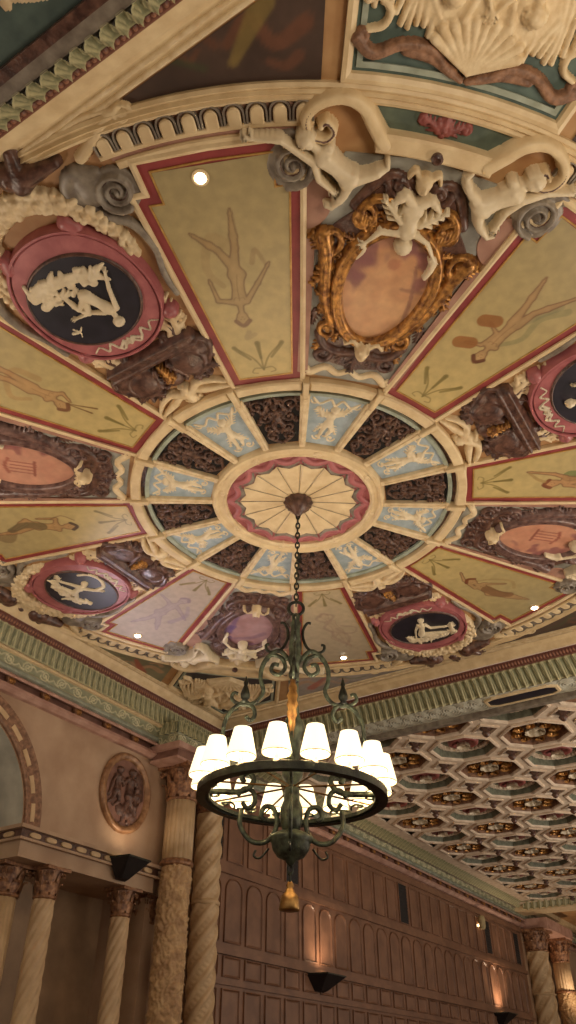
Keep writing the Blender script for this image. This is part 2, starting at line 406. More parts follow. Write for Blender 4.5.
def bandgrid(A0,A1,B0,B1,L,nu,nv,fn,name,m='carvepaint',out=None):
    # A0->A1 top edge, B0->B1 bottom edge; fn(s metres along, t 0..1) -> height, rgb
    A0,A1,B0,B1=[np.array(p,float) for p in (A0,A1,B0,B1)]
    u=np.linspace(0,1,nu);v=np.linspace(0,1,nv)
    P=(A0[None,None]*(1-u)[:,None,None]+A1[None,None]*u[:,None,None])*(1-v)[None,:,None]+(B0[None,None]*(1-u)[:,None,None]+B1[None,None]*u[:,None,None])*v[None,:,None]
    n=np.cross(A1-A0,B0-A0); n/=np.linalg.norm(n)
    if out is not None and n.dot(np.array(out))<0: n=-n
    S,T=np.meshgrid(u*L,v,indexing='ij'); h,rgb=fn(S,T)
    P=P+n[None,None]*h[...,None]
    i=np.arange(nu*nv).reshape(nu,nv); F=np.stack([i[:-1,:-1],i[1:,:-1],i[1:,1:],i[:-1,1:]],-1).reshape(-1,4)
    return struct(link(name,P.reshape(-1,3),F,m,smooth=True,cols=rgb.reshape(-1,3)))
def mixc(a,b,t): return np.array(srgb(a))[None,None]*(1-t[...,None])+np.array(srgb(b))[None,None]*t[...,None]
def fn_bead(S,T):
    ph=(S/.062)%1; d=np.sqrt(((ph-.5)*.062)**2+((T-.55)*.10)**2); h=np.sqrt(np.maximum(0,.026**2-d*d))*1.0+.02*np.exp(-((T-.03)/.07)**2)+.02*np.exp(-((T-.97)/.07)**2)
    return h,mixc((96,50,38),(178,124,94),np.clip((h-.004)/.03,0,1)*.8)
def fn_leafband(S,T,pitch=.15):
    ph=(S/pitch)%1-.5; w=.42*np.sin(np.clip(T*1.05,0,1)*pi*.62+.5)
    rib=np.cos(ph*pi*2*4+T*6*np.sign(ph))*.5+.5
    leafm=np.clip((w-np.abs(ph))/.08,0,1)
    h=.03*leafm*(.45+.55*rib)+.012*leafm*(T>.1)+.02*np.exp(-((T-.04)/.04)**2)+.016*np.exp(-((T-.96)/.04)**2)+.03*np.exp(-(ph/.07)**2)*leafm
    t=np.clip(leafm*rib*.9+.7*np.exp(-((T-.04)/.04)**2)+.7*np.exp(-((T-.96)/.04)**2),0,1)
    return h,mixc((128,130,98),(204,194,152),t*.8)
def fn_scroll(S,T,pitch=.5,bg=(128,134,118),fg=(206,196,164),wid=.35):
    ph=(S/pitch)%1; k=np.floor(S/pitch)%2
    y=(T-.5)*np.where(k>0,-1,1); cx=(ph-.5)*pitch; cy=y*wid
    r=np.hypot(cx,cy); a=np.arctan2(cy,cx); sp=np.abs(((r/.055-a/(2*pi))%1)-.5)*2
    m=np.clip((.55-sp)/.3,0,1)*(r<.45*wid+.02); st=np.exp(-((cy-.3*wid*np.sin(cx/pitch*2*pi))/.016)**2)
    t=np.clip(m+st,0,1)*np.clip((.5-np.abs(T-.5))/.06,0,1)
    e=np.exp(-((T-.02)/.03)**2)+np.exp(-((T-.98)/.03)**2)
    return .02*t+.02*e,mixc(bg,fg,np.clip(t+e*.8,0,1))
(r3,r4,r5)=rects[3:6]
def cor(r,i): x0,x1,y0,y1,z=r; return [(x0,y0,z),(x1,y0,z),(x1,y1,z),(x0,y1,z)][i]
ctr=(7.7,4.6,7.0); tn=3
for i,(ia,ib) in enumerate(((0,1),(1,2),(2,3),(3,0))):
    mid=(np.array(cor(r3,ia))+np.array(cor(r3,ib)))/2; out=np.array(ctr)-mid; L=np.linalg.norm(np.array(cor(r3,ib))-np.array(cor(r3,ia)))
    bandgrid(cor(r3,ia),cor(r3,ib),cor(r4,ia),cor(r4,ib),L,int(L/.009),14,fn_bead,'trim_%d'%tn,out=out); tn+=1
    bandgrid(cor(r4,ia),cor(r4,ib),cor(r5,ia),cor(r5,ib),L,int(L/.01),20,fn_leafband,'trim_%d'%tn,out=out); tn+=1
# A beam (nearest, top left of the view): grey fillet, brown strip, green panel with scrolls
zs=7.97
b=MB(); b.box(1.199+.02,1.335,-4,12,zs,zs+.5); struct(b.obj('trim_%d'%tn,'grey')); tn+=1
b=MB(); b.box(1.133,1.22,-4,12,zs-.04,zs+.5); struct(b.obj('trim_%d'%tn,'umber')); tn+=1
b=MB(); b.box(-.2,1.135,-4,12,zs+.03,zs+.5); struct(b.obj('ceiling_beam','teal')); tn+=1
cp=[]
for k in range(3):
    y=1.4+k*1.15
    cp+=spiral(.62,y,.28,0,1.6,.035,.016,1 if k%2 else -1,.6)
    cp+=leaf(.85,y+.42,200,.36,.13,.5)+leaf(.38,y+.5,-30,.34,.12,.5)
    cp+=stroke([(.88,y-.3),(1.0,y),(.86,y+.35),(.62,y+.55),(.4,y+.85)],.028,.016,.6)
    cp+=stroke([(.5,y+.6),(.25,y+.75),(.12,y+.55)],.022,.012,.6)
o=relief('beam_scrollwork',cp,'cream2',None,off=(.6,2.6,0),res=.014); o.location=(.6,2.6,zs+.03)
tag(o,'cream scrollwork relief on the teal green beam panel, top left corner','scrollwork')
# C beam: carved soffit with slate inset lozenges, then coffered bay
bandgrid((14.33,-3,7.97),(14.33,10.74,7.97),(14.95,-3,7.97),(14.95,10.74,7.97),13.74,900,46,lambda S,T: fn_scroll(S,T,.3,(170,172,160),(206,200,180),.5),'trim_%d'%tn,out=(0,0,-1)); tn+=1
b=MB(); b.box(14.95,15.1,-3,10.9,7.85,8.3); b.box(14.33,14.95,-3,10.9,7.975,8.3); struct(b.obj('trim_%d'%tn,'grey')); tn+=1
inset_pos=(3.75,-.9)
for k,y in enumerate(inset_pos):
    t=empty('slate_inset',(14.64,y,7.97),['long blue-black lozenge inset in the carved grey beam, in front of the coffered ceiling','blue-black lozenge inset of the grey beam beyond the right frame edge'][k],'inset','lozenge insets of the beam')
    P=[(-.1,-.68),(.1,-.68),(.17,-.54),(.17,.54),(.1,.68),(-.1,.68),(-.17,.54),(-.17,-.54)]
    MB().plate(P,0,-.035).obj('slate','navy',t); MB().sweep(P,[(0,-.005),(0,-.05),(.05,-.05),(.07,0)]).obj('moulding','cream',t)

# ================================================================== ROUND CEILING: centre
t=cth('ceiling_rosette',0,0,0,'round cream umbrella-like centre disc with rose scalloped drapery around the chandelier canopy','ceiling rosette')
V=[(0,0,-.02)];F=[];n=16*8
for rr,zz in ((.2,-.03),(.55,-.045),(.85,-.05)):
    for i in range(n):
        a=2*pi*i/n; k=abs(((i/8)%1)-.5)*2; s=1-.09*(1-k)**1.0*(rr>.8); seam=.012*(1 if i%8==0 else 0)
        V.append((rr*s*math.cos(a+pi/16),rr*s*math.sin(a+pi/16),zz+seam))
for i in range(n): F.append((0,1+(i+1)%n,1+i))
for j in range(2):
    for i in range(n): F.append((1+j*n+i,1+j*n+(i+1)%n,1+(j+1)*n+(i+1)%n,1+(j+1)*n+i))
link('canopy_disc',V,F,'cream',t)
for k in range(16):
    a=R(k*22.5+11.25); c,s=math.cos(a),math.sin(a)
    MB().tube([(.22*c,.22*s,-.034),(.84*c,.84*s,-.05)],[.003,.0045],6).obj('seam','grey',t)
MB().sweep(arcpts(.95,0,360,96)[:-1],[(-.2,-.02),(.1,-.02)]).obj('rose_band','pink',t)
cs=[]
for k in range(16):
    am=k*22.5
    P=[]
    for q in range(-5,6):
        f=q/5; P.append(( (1.0-.115*(1-f*f))*math.cos(R(am+f*10.6)),(1.0-.115*(1-f*f))*math.sin(R(am+f*10.6))))
    sw=stroke(P,.05,.05,.7,0,1)
    relief('swag',sw,'pink',t,res=.012,base=.03)
    fr=[]
    for q in range(-6,7):
        f=q/6.5; r0=.965-.115*(1-f*f); an=R(am+f*10.2)
        fr.append(cap(r0*math.cos(an),r0*math.sin(an),.012,(r0-.055)*math.cos(an),(r0-.055)*math.sin(an),.011,1))
    relief('fringe',fr,'grey',t,res=.01,base=.045)
ring_o=arcpts(1.14,0,360,128)[:-1]
MB().sweep(ring_o,[(-.1,0),(-.1,-.07),(-.07,-.09),(-.04,-.07),(.02,-.065),(.05,-.1),(.09,-.1),(.11,-.06),(.12,0)]).obj('ring_moulding','cream',t,smooth=False)
for k in range(8):
    a=k*45+11.25-22.5
    cpx=flower(1.1*math.cos(R(a+11.25)),1.1*math.sin(R(a+11.25)),.075,.8,.0); relief('ring_boss',cpx,'cream2',t,res=.012,base=.06)
# outer ring with key blocks
t=cth('ceiling_ring',0,0,0,'large cream circular ring moulding with key blocks around the alternating grilles and blue reliefs','ring moulding')
MB().sweep(arcpts(2.19,0,360,144)[:-1],[(-.03,0),(-.03,-.045),(.025,-.055),(.03,0)]).obj('inner_bead','palegreen',t)
MB().sweep(arcpts(2.25,0,360,144)[:-1],[(-.04,-.004),(.04,-.004)]).obj('dark_groove','umber',t)
for k in range(16):
    a0=k*22.5-11.25
    MB().plate(sector(2.28,2.42,a0+1.15,a0+21.35,14),-.0,-.1,.02).obj('ring_segment','cream',t)
    MB().plate(sector(2.17,2.44,a0-.95,a0+.95,2),0,-.13,.012).obj('key_block','cream',t)
# ribs, grilles, blue panels
for k in range(16):
    a=k*22.5-11.25
    o=MB().plate([(1.24,-.042),(2.2,-.062),(2.2,.062),(1.24,.042)],0,-.08,.015)
    o.plate([(1.3,-.016),(2.14,-.028),(2.14,.028),(1.3,.016)],-.07,-.095,.006)
    dirs=['towards the top','','','','','','','']
    r=o.obj('ceiling_rib','cream2'); r.location=(CX,CY,CZ); r.rotation_euler=(0,0,R(a))
    tag(r,'short cream rib dividing a bronze grille from a blue relief panel in the central ring','rib','ribs of the central ring')
hw=lambda r: r*math.tan(R(11.25))-.05
gr=MB(); gpoly=[(1.27,-hw(1.27)),(1.7,-hw(1.7)),(2.15,-hw(2.15)),(2.17,0),(2.15,hw(2.15)),(1.27,hw(1.27))]
G=[]
for my in (1,-1):
    q=[]
    q+=spiral(2.0,.22,.12,200,1.5,.02,.012,1,.9)+spiral(1.78,.16,.1,20,1.4,.019,.011,-1,.9)+spiral(1.58,.13,.085,200,1.4,.017,.01,1,.9)+spiral(1.41,.1,.065,20,1.3,.015,.01,-1,.9)
    q+=spiral(2.05,.06,.055,90,1.2,.015,.01,-1,.9)+spiral(1.9,.3,.05,0,1.2,.014,.01,1,.9)+spiral(2.08,.33,.05,180,1.2,.014,.01,1,.9)+spiral(1.7,.25,.045,0,1.1,.012,.01,-1,.9)
    q+=stroke([(1.3,.02),(1.45,.17),(1.62,.04),(1.8,.05),(1.95,.1),(2.12,.02)],.018,.015,.9)
    q+=leaf(1.72,.02,40,.13,.06,.7)+leaf(1.9,.12,-20,.12,.05,.7)+leaf(1.5,.02,30,.1,.05,.7)
    G+= q if my==1 else mir(q)
G+=body(.045,(1.98,.0),(1.88,.0),(1.74,.0),armA=((1.84,.12),(1.92,.2)),armB=((1.84,-.12),(1.92,-.2)),legA=((1.64,.08),(1.54,.03)),legB=((1.64,-.08),(1.54,-.03)),look=(0,0))
gnames=['lower right of centre','just below centre','lower left of centre','left, below the middle line','left, above the middle line','top, left of centre','top, right of centre','right of centre']
tg=cth('bronze_grille',1.7,0,22.5,'x','grille','bronze grilles of the central ring')
MB().plate(gpoly,-.001,-.006).obj('grille_back','dark',tg,off=(1.7,0,0))
relief('scroll_lattice',G,'bronze',tg,off=(1.7,0,0),res=.0085,base=.03)
B=stroke([(2.08,-.3),(2.0,-.2),(2.09,-.08),(2.0,0),(2.09,.08),(2.0,.2),(2.08,.3)],.018,.018,.8)
B+=spiral(2.03,.27,.05,90,1,.014,.01,1,.8)+spiral(2.03,-.27,.05,-90,1,.014,.01,-1,.8)
B+=body(.05,(1.93,.02),(1.83,.01),(1.68,.0),armA=((1.88,.14),(1.97,.2)),armB=((1.8,-.12),(1.9,-.17)),legA=((1.55,.06),(1.43,.02)),legB=((1.53,-.05),(1.4,-.07)))
B+=leaf(1.85,.05,55,.2,.1,.6)+leaf(1.8,-.05,-60,.2,.1,.6)+leaf(1.66,.04,150,.2,.07,.5)+leaf(1.66,-.05,210,.2,.07,.5)
B+=spiral(1.4,.09,.06,90,1.2,.014,.01,1,.8)+spiral(1.4,-.09,.06,-90,1.2,.014,.01,-1,.8)
bpoly=[(1.26,-hw(1.26)),(2.16,-hw(2.16)),(2.18,0),(2.16,hw(2.16)),(1.26,hw(1.26))]
tb=cth('nymph_relief',1.7,0,0,'x','nymph relief','blue relief panels of the central ring')
MB().plate(bpoly,-.001,-.012).obj('blue_ground','paleblue',tb,off=(1.7,0,0)); relief('ivory_nymph',B,'creamfig',tb,off=(1.7,0,0),res=.0095,base=.012)
dirn={0:'lower right',45:'bottom',90:'lower left',135:'left',180:'upper left',225:'top',270:'upper right',315:'right'}
dirg={22.5:'bottom, right behind the chandelier chain',67.5:'lower left',112.5:'left',157.5:'upper left',202.5:'top, above the canopy',247.5:'upper right',292.5:'right',337.5:'lower right'}
for k in range(8):
    a=22.5+45*k; lb='dark bronze scroll grille of the central ring, at its %s'%dirg[a]
    if k==0: tg['label']=lb
    else: dup(tg,plc(1.7,0,a),(0,0,R(a)),lb)
    a=45*k; lb='pale blue panel with ivory winged nymph relief, at the %s of the central ring'%dirn[a]
    if k==0: tb['label']=lb
    else: dup(tb,plc(1.7,0,a),(0,0,R(a)),lb)

# ================================================================== YELLOW PAINTED PANELS
HW=lambda r: .31+(r-2.52)*(.37/2.36)
fo=[(2.52,-HW(2.52)),(4.88,-HW(4.88)),(4.88,-.54),(5.22,-.575),(5.24,0),(5.22,.575),(4.88,.54),(4.88,HW(4.88)),(2.52,HW(2.52))]
ro=offset(fo,.11)
tp=cth('ceiling_painting',3.9,0,22.5,'x','ceiling painting','yellow painted panels of the round ceiling')
po=(3.9,0,0)
MB().plate(ro,0,-.03).obj('red_border','red',tp,off=po)
MB().sweep(ro,[(0,-.028),(0,-.055),(.03,-.065),(.06,-.05),(.065,0)]).obj('cream_moulding','cream',tp,off=po)
MB().sweep(fo,[(.0,-.03),(.004,-.042),(.02,-.042),(.022,-.03)]).obj('gold_line','goldline',tp,off=po)
Y0=(196,174,118); Yo=(164,148,108)
PAN={ # angle: (label, painter)
 202.5:'yellow panel with a faint nude dancer head-down, left of the upper gilt cartouche',
 247.5:'yellow panel with a dancer clashing brown cymbals, right of the upper gilt cartouche',
 292.5:'yellow panel cut by the right edge with a green-draped reclining figure',
 337.5:'yellow panel with a red-haired dancer and scarf, lower right',
 22.5:'pale panel with a faint sketched figure, directly right of the chandelier stem',
 67.5:'yellow panel with cool light painted over a faint purple figure, lower left of the ring',
 112.5:'yellow panel with a dark-haired figure lying along it, left edge below the middle',
 157.5:'yellow panel with a figure blowing long trumpets, left edge above the middle'}
def paint_field(a):
    Vx=[];Fx=[];n0=0;XX=[];YY=[]
    for c,nu,nv in ((((2.52,-HW(2.52)),(4.88,-HW(4.88)),(4.88,HW(4.88)),(2.52,HW(2.52))),190,100),(((4.88,-.54),(5.22,-.575),(5.22,.575),(4.88,.54)),26,84)):
        X,Y,F=grid_quad(*c,nu,nv,0); XX.append(X);YY.append(Y);Fx.append(F+n0);n0+=len(X)
    X=np.concatenate(XX);Y=np.concatenate(YY);F=np.concatenate(Fx)
    cool={67.5:.75,22.5:.35}.get(a,0)  # cool light of the lower left side, mixed into the yellow paint
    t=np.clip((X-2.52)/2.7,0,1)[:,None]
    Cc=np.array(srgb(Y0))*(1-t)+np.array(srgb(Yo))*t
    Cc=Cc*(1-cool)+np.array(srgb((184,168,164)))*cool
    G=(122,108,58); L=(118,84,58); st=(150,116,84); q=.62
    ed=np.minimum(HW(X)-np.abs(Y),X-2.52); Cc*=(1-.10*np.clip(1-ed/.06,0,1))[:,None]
    pb=2.62
    for (lx,ly,wx) in ((3.0,-.28,.03),(3.03,0.0,.034),(3.0,.28,.03)):
        blend(X,Y,Cc,[(pb,0),(pb+.2,ly*.35),(lx,ly)],.012,.012,G,.75)
        blend(X,Y,Cc,[(pb+.18,ly*.45),(pb+.3,ly*.8),(lx,ly)],.016,wx,G,.8)
    for s in (-1,1):
        blend(X,Y,Cc,[(pb+.02,0),(pb+.03,s*.1),(pb-.03,s*.14),(pb-.05,s*.08)],.009,.007,G,.8)
    dr=(150,146,104)
    if a==202.5:
        blend(X,Y,Cc,[(3.86,-.2),(4.1,-.33),(4.45,-.2),(4.3,.0)],.03,.07,(158,134,92),.45)
        blend(X,Y,Cc,[(4.05,.3),(4.25,.22),(4.1,.16)],.02,.03,(150,126,88),.6)
        paint_body(X,Y,Cc,.085,(3.4,-.09),(3.66,-.07),(3.98,-.03),arms=[[(3.84,.17),(4.04,.31)],[(3.68,-.3),(3.92,-.33)]],legs=[[(4.3,.02),(4.69,.06)],[(4.3,-.16),(4.5,-.36)]],skin=(170,138,94),line=(116,88,62),hairc=(124,92,66),al=.8)
        blend(X,Y,Cc,[(3.2,-.06),(3.12,-.1),(3.16,0)],.03,.03,(150,130,96),.4)
    elif a==247.5:
        blend(X,Y,Cc,[(3.72,.14),(3.95,.3),(4.25,.25),(4.5,.42)],.03,.05,(136,132,92),.6)
        blend(X,Y,Cc,[(4.05,.1),(4.3,.2),(4.5,.3)],.06,.05,(120,120,90),.5)
        paint_body(X,Y,Cc,.085,(3.49,.1),(3.7,.08),(4.06,.07),arms=[[(3.62,-.02),(3.56,-.16)],[(3.84,-.0),(3.89,-.13)]],legs=[[(4.29,-.02),(4.62,-.12)],[(4.27,.13),(4.66,.34)]],hairc=(96,50,34),al=.85)
        for cx,cy in ((3.54,-.2),(3.92,-.19)): blend(X,Y,Cc,[(cx-.03,cy-.06),(cx+.03,cy+.06)],.085,.085,(150,98,52),.9)
    elif a==292.5:
        blend(X,Y,Cc,[(3.85,.05),(4.1,.1),(4.3,.2)],.12,.16,(104,118,72),.8)
        paint_body(X,Y,Cc,.1,(3.61,.18),(3.82,.15),(4.15,.17),arms=[[(3.62,-.03),(3.3,-.12)],[(3.95,.3),(4.1,.38)]],legs=[[(4.45,.0),(4.8,.1)],[(4.45,.25),(4.85,.3)]],skin=(186,130,90),hairc=(116,60,40),al=.85)
        blend(X,Y,Cc,[(3.28,-.1),(3.4,.05),(3.5,.12)],.02,.03,(160,132,84),.8)
        blend(X,Y,Cc,[(4.0,-.1),(4.2,.0),(4.4,-.1)],.05,.08,(146,58,48),.7)
    elif a==337.5:
        blend(X,Y,Cc,[(3.7,.05),(3.9,-.18),(4.2,-.32),(4.4,-.2)],.02,.03,(160,134,86),.6)
        paint_body(X,Y,Cc,.095,(3.67,.08),(3.9,.1),(4.2,.14),arms=[[(3.54,.13),(3.35,.01)],[(3.98,-.05),(4.15,-.18)]],legs=[[(4.5,.02),(4.85,-.07)],[(4.42,.1),(4.74,-.0)]],hairc=(120,58,34),al=.85)
        blend(X,Y,Cc,[(4.05,.1),(4.3,.1),(4.5,.0)],.1,.08,(128,92,62),.8)
    elif a==22.5:
        for P in ([(3.3,.1),(3.5,.22),(3.62,.05),(3.42,-.1),(3.3,.06)],[(3.6,-.02),(3.85,.12),(4.05,-.1),(4.1,-.4),(3.9,-.45),(3.8,-.2)],[(4.0,0),(4.3,-.05),(4.6,-.3)],[(3.9,-.1),(4.25,-.3),(4.62,-.2)]): blend(X,Y,Cc,P,.03,.024,(146,120,108),.4,.02)
        paint_body(X,Y,Cc,.085,(3.42,.06),(3.66,-.02),(3.98,-.12),legs=[[(4.3,-.2),(4.62,-.28)],[(4.25,0),(4.5,-.2)]],skin=(178,152,124),line=(146,118,100),hairc=(150,124,104),al=.35)
    elif a==67.5:
        paint_body(X,Y,Cc,.1,(3.45,-.03),(3.72,.05),(4.03,.12),arms=[[(3.6,.2),(3.5,.36)],[(3.85,-.2),(4.0,-.35)]],legs=[[(4.35,.2),(4.6,.36)],[(4.35,.0),(4.6,-.1)]],skin=(160,142,158),line=(128,108,132),hairc=(130,110,134),al=.45)
        blend(X,Y,Cc,[(3.6,-.2),(3.9,-.32),(4.25,-.2)],.03,.06,(138,122,150),.4,.03)
    elif a==112.5:
        blend(X,Y,Cc,[(4.45,-.02),(4.6,-.2),(4.75,-.05)],.08,.1,(112,88,60),.6)
        paint_body(X,Y,Cc,.095,(3.52,-.02),(3.74,.0),(4.0,.07),arms=[[(3.66,.2),(3.9,.24)]],legs=[[(4.12,.24),(4.4,.05)],[(4.35,-.03),(4.68,-.04)]],skin=(178,132,88),hairc=(66,48,36),al=.85)
        blend(X,Y,Cc,[(3.95,.05),(4.2,.12),(4.45,.02)],.09,.06,(104,92,66),.75)
        blend(X,Y,Cc,[(3.4,.12),(3.55,.26),(3.75,.2)],.012,.012,L,.6)
    elif a==157.5:
        blend(X,Y,Cc,[(3.95,-.24),(4.15,-.34),(4.3,-.1),(4.27,.12),(4.0,.14)],.03,.05,(168,138,92),.7)
        paint_body(X,Y,Cc,.09,(3.59,-.12),(3.78,-.05),(4.0,-.06),arms=[[(3.66,.08),(3.56,.02)]],legs=[[(4.28,-.08),(4.55,-.14)],[(4.33,.03),(4.62,.02)]],skin=(182,136,92),hairc=(110,66,44),al=.8)
        for e in ((3.2,.08),(3.22,-.03)): blend(X,Y,Cc,[(3.55,-.06),e],.007,.014,(120,84,50),.9)
    V=np.stack([X,Y,np.full(len(X),-.036)],1)
    return V,F,Cc
lights_at=[]
tps=[tp]+[dup(tp,plc(3.9,0,22.5+45*k),(0,0,R(22.5+45*k))) for k in range(1,8)]
for k in range(8):
    a=22.5+45*k
    t=tps[k]
    t['label']=PAN[a]
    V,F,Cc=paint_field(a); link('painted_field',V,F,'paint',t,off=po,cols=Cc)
# downlights
td=cth('downlight',5.08,0,22.5,'x','downlight','small recessed downlights in the painted panels')
MB().lathe([(.085,0),(.085,-.012),(.06,-.016),(.055,.0)],(0,0,-.036),20).obj('trim_ring','cream',td)
MB().lathe([(.05,-.003),(.05,-.02),(.03,-.034),(.01,-.038)],(0,0,-.036),16).obj('lamp','spot',td,smooth=True)
dl={202.5:('small glaring downlight in the outer end of the upper left yellow panel',-.13,5.1),247.5:('small downlight in the cymbal dancer panel near the right edge',.0,5.08),292.5:('small downlight of the panel cut by the right edge',0,5.08),
 337.5:('small lit downlight in the lower right panel with the red-haired dancer',.04,5.2),22.5:('small lit downlight in the pale panel right of the chandelier stem',-.1,5.08),67.5:('small lit downlight in the light-washed yellow panel at lower left',.06,5.05),112.5:('small downlight of the lower panel beyond the left edge',0,5.08),157.5:('small downlight of the trumpet player panel beyond the left edge',0,5.08)}
for k in range(8):
    a=22.5+45*k; lb,ta,rh=dl[a]
    t=td if k==0 else dup(td)
    t.location=plc(rh,ta,a); t.rotation_euler=(0,0,R(a)); t['label']=lb
    sp=bpy.data.lights.new('downlight_beam','SPOT'); sp.energy=14; sp.spot_size=R(110); sp.spot_blend=.6; sp.color=(1,.86,.66); sp.shadow_soft_size=.04
    so=bpy.data.objects.new('downlight_beam',sp); COL.objects.link(so); so.parent=t; so.location=(0,0,-.1)

# ================================================================== ARCADE BANDS (over each yellow panel)
ta_=cth('arcade_band',5.6,0,22.5,'x','arcade moulding','scalloped arcade bands around the round ceiling'); ao=(5.6,0,0)
MB().plate(sector(5.37,5.455,-9.2,9.2,14),0,-.05,.015).obj('lower_fillet','cream',ta_,off=ao)
MB().plate(sector(5.455,5.50,-9.5,9.5,14),0,-.02).obj('mauve_strip','mauve',ta_,off=ao)
MB().plate(sector(5.50,5.73,-10.5,10.5,16),0,-.012).obj('band_ground','mauve',ta_,off=ao)
MB().plate(sector(5.50,5.55,-10.5,10.5,16),0,-.06,.012).obj('base_fillet','cream',ta_,off=ao)
for q in range(10):
    am=-9.45+q*2.1; c,s=math.cos(R(am)),math.sin(R(am))
    def T(x,y): return (x*c-y*s,x*s+y*c)
    P=[T(5.53,-.062)]+[T(5.64+.062*math.sin(R(u)),-.062*math.cos(R(u))) for u in range(0,181,20)]+[T(5.53,.062)]
    arch_=MB().plate(P,0,-.065,.012).obj('arch','cream',ta_,off=ao)
    P2=[T(5.55,-.088)]+[T(5.645+.088*math.sin(R(u)),-.088*math.cos(R(u))) for u in range(0,181,20)]+[T(5.55,.088)]
    MB().sweep(P2,[(-.009,0),(-.009,-.06),(.009,-.06),(.009,0)],closed=False).obj('arch_hood','grey',arch_,off=ao)
adir={22.5:'bottom right of the chandelier stem',67.5:'at lower left',112.5:'beyond the left edge, lower',157.5:'beyond the left edge, upper',202.5:'at upper left above the downlight',247.5:'at upper right edge',292.5:'beyond the right edge',337.5:'at lower right'}
for k in range(8):
    a=22.5+45*k; lb='cream arcade moulding of small round-headed arches, '+adir[a]
    if k==0: ta_['label']=lb
    else: dup(ta_,plc(5.6,0,a),(0,0,R(a)),lb)
# great circular moulding
b=MB(); b.sweep(arcpts(5.80,0,360,180)[:-1],[(-.08,0),(-.08,-.05),(-.05,-.07),(-.025,-.05),(0,-.085),(.025,-.05),(.05,-.07),(.08,-.05),(.08,0)])
o=b.obj('trim_70','cream'); o.location=(CX,CY,CZ); struct(o)

# ================================================================== MEDALLION SECTORS (0, 90, 180, 270)
mo=(4.32,0,0)
tm=cth('oval_medallion',4.32,0,0,'x','medallion','rose framed navy medallions')
F0=ell(4.33,-.02,.83,.76,72,2.15)
MB().plate(F0,0,-.12,.04).obj('rose_frame','pink',tm,off=mo)
MB().sweep(F0,[(-.02,-.115),(-.015,-.14),(.01,-.14),(.02,-.1),(.03,0)]).obj('outer_rim','pink',tm,off=mo)
IN=ell(4.33,-.05,.56,.62,64)
MB().sweep(IN,[(.0,-.11),(.0,-.145),(.015,-.15),(.03,-.12)]).obj('inner_rim','umber',tm,off=mo,smooth=True)
MB().plate(IN,-.1,-.135).obj('navy_plaque','navy',tm,off=mo)
for s in (-1,1):
    relief('corner_stud',[cap(3.72,s*.62,.1,k=.9),cap(3.72,s*.62,.035,k=.8,lift=.09)],'pink',tm,off=mo,base=.06)
    relief('outer_stud',[cap(5.1,s*.42,.09,3.72*0+5.02,s*.46,.09,.9)],'pink',tm,off=mo,base=.06)
rb=[]
for s in (-1,1):
    rb+=stroke([(3.7,s*.06),(3.64,s*.16),(3.74,s*.22),(3.66,s*.3),(3.76,s*.36),(3.72,s*.46)],.02,.012,.8)
    rb+=stroke([(3.66,s*.05),(3.6,s*.12),(3.66,s*.18)],.022,.014,.8)
rb+=flower(3.66,0,.06,.8)
relief('ribbon_bow',rb,'ivory',tm,off=mo,res=.01,base=.12)
mlab={0:('navy oval medallion with ivory seated nymph in rose frame, lower right beside the chandelier','lower right'),90:('navy oval medallion with ivory figure and crescent in rose frame, lower left','lower left'),180:('large navy oval medallion with ivory bathing nymph on rocks in rose frame, upper left','upper left'),270:('navy oval medallion in rose frame cut by the right edge, upper right','upper right')}
def rocks(P,w,seed,n=26):
    rg=random.Random(seed); Q=spl(P,6); o=[]
    for i in range(n):
        x,y=Q[rg.randrange(len(Q))]; an=rg.uniform(0,pi); l=rg.uniform(.04,.13)
        x+=rg.uniform(-w,w)*.6; y+=rg.uniform(-w,w)*.6
        o.append(cap(x,y,w*rg.uniform(.25,.42),x+l*math.cos(an),y+l*math.sin(an),w*.14,.8,rg.uniform(0,.02)))
    return o+stroke(P,w*.7,w*.45,.4)
figs={180:body(.062,(3.95,.1),(4.13,.13),(4.4,.02),armA=((4.33,.3),(4.5,.4)),armB=((4.2,-.08),(4.22,-.27)),legA=((4.2,-.1),(4.35,-.2)),legB=((4.3,-.16),(4.5,-.2)))
       +rocks([(4.66,-.45),(4.68,-.2),(4.62,.08),(4.52,.3)],.13,1,44)+rocks([(4.5,-.46),(4.52,-.3),(4.5,-.1)],.08,5,14)
       +stroke([(4.08,-.46),(4.06,-.38),(4.1,-.32)],.022,.01)+stroke([(4.12,-.42),(4.05,-.38),(3.99,-.41)],.014,.008),
      0:body(.055,(4.0,-.12),(4.17,-.06),(4.47,.07),armA=((4.33,-.16),(4.42,-.38)),armB=((4.3,.12),(4.5,.2)),legA=((4.55,-.16),(4.66,-.42)),legB=((4.6,-.05),(4.72,-.3)))
       +rocks([(4.62,.34),(4.7,.1),(4.72,-.2),(4.64,-.46)],.1,2,34)+leaf(4.55,-.48,200,.2,.1)+leaf(4.6,.3,160,.15,.1),
      90:body(.055,(4.1,.12),(4.25,.06),(4.45,.0),armA=((4.3,.22),(4.38,.36)),armB=((4.12,-.1),(4.02,-.2)),legA=((4.55,-.18),(4.7,-.1)),legB=((4.5,.2),(4.62,.34)))
       +stroke([(4.02,.36),(3.86,.28),(3.8,.08),(3.9,-.12),(4.08,-.14)],.025,.04,.7)+rocks([(4.5,.42),(4.58,.2),(4.62,-.1),(4.5,-.34)],.1,3,34)+leaf(4.4,.42,120,.14,.08),
      270:body(.06,(3.95,-.04),(4.12,0),(4.4,.08),armA=((4.25,-.2),(4.1,-.3)),armB=((4.25,.22),(4.4,.35)),legA=((4.6,-.1),(4.72,.15)),legB=((4.55,.25),(4.72,.35)))+rocks([(4.66,-.4),(4.74,0),(4.66,.34)],.1,4,34)}
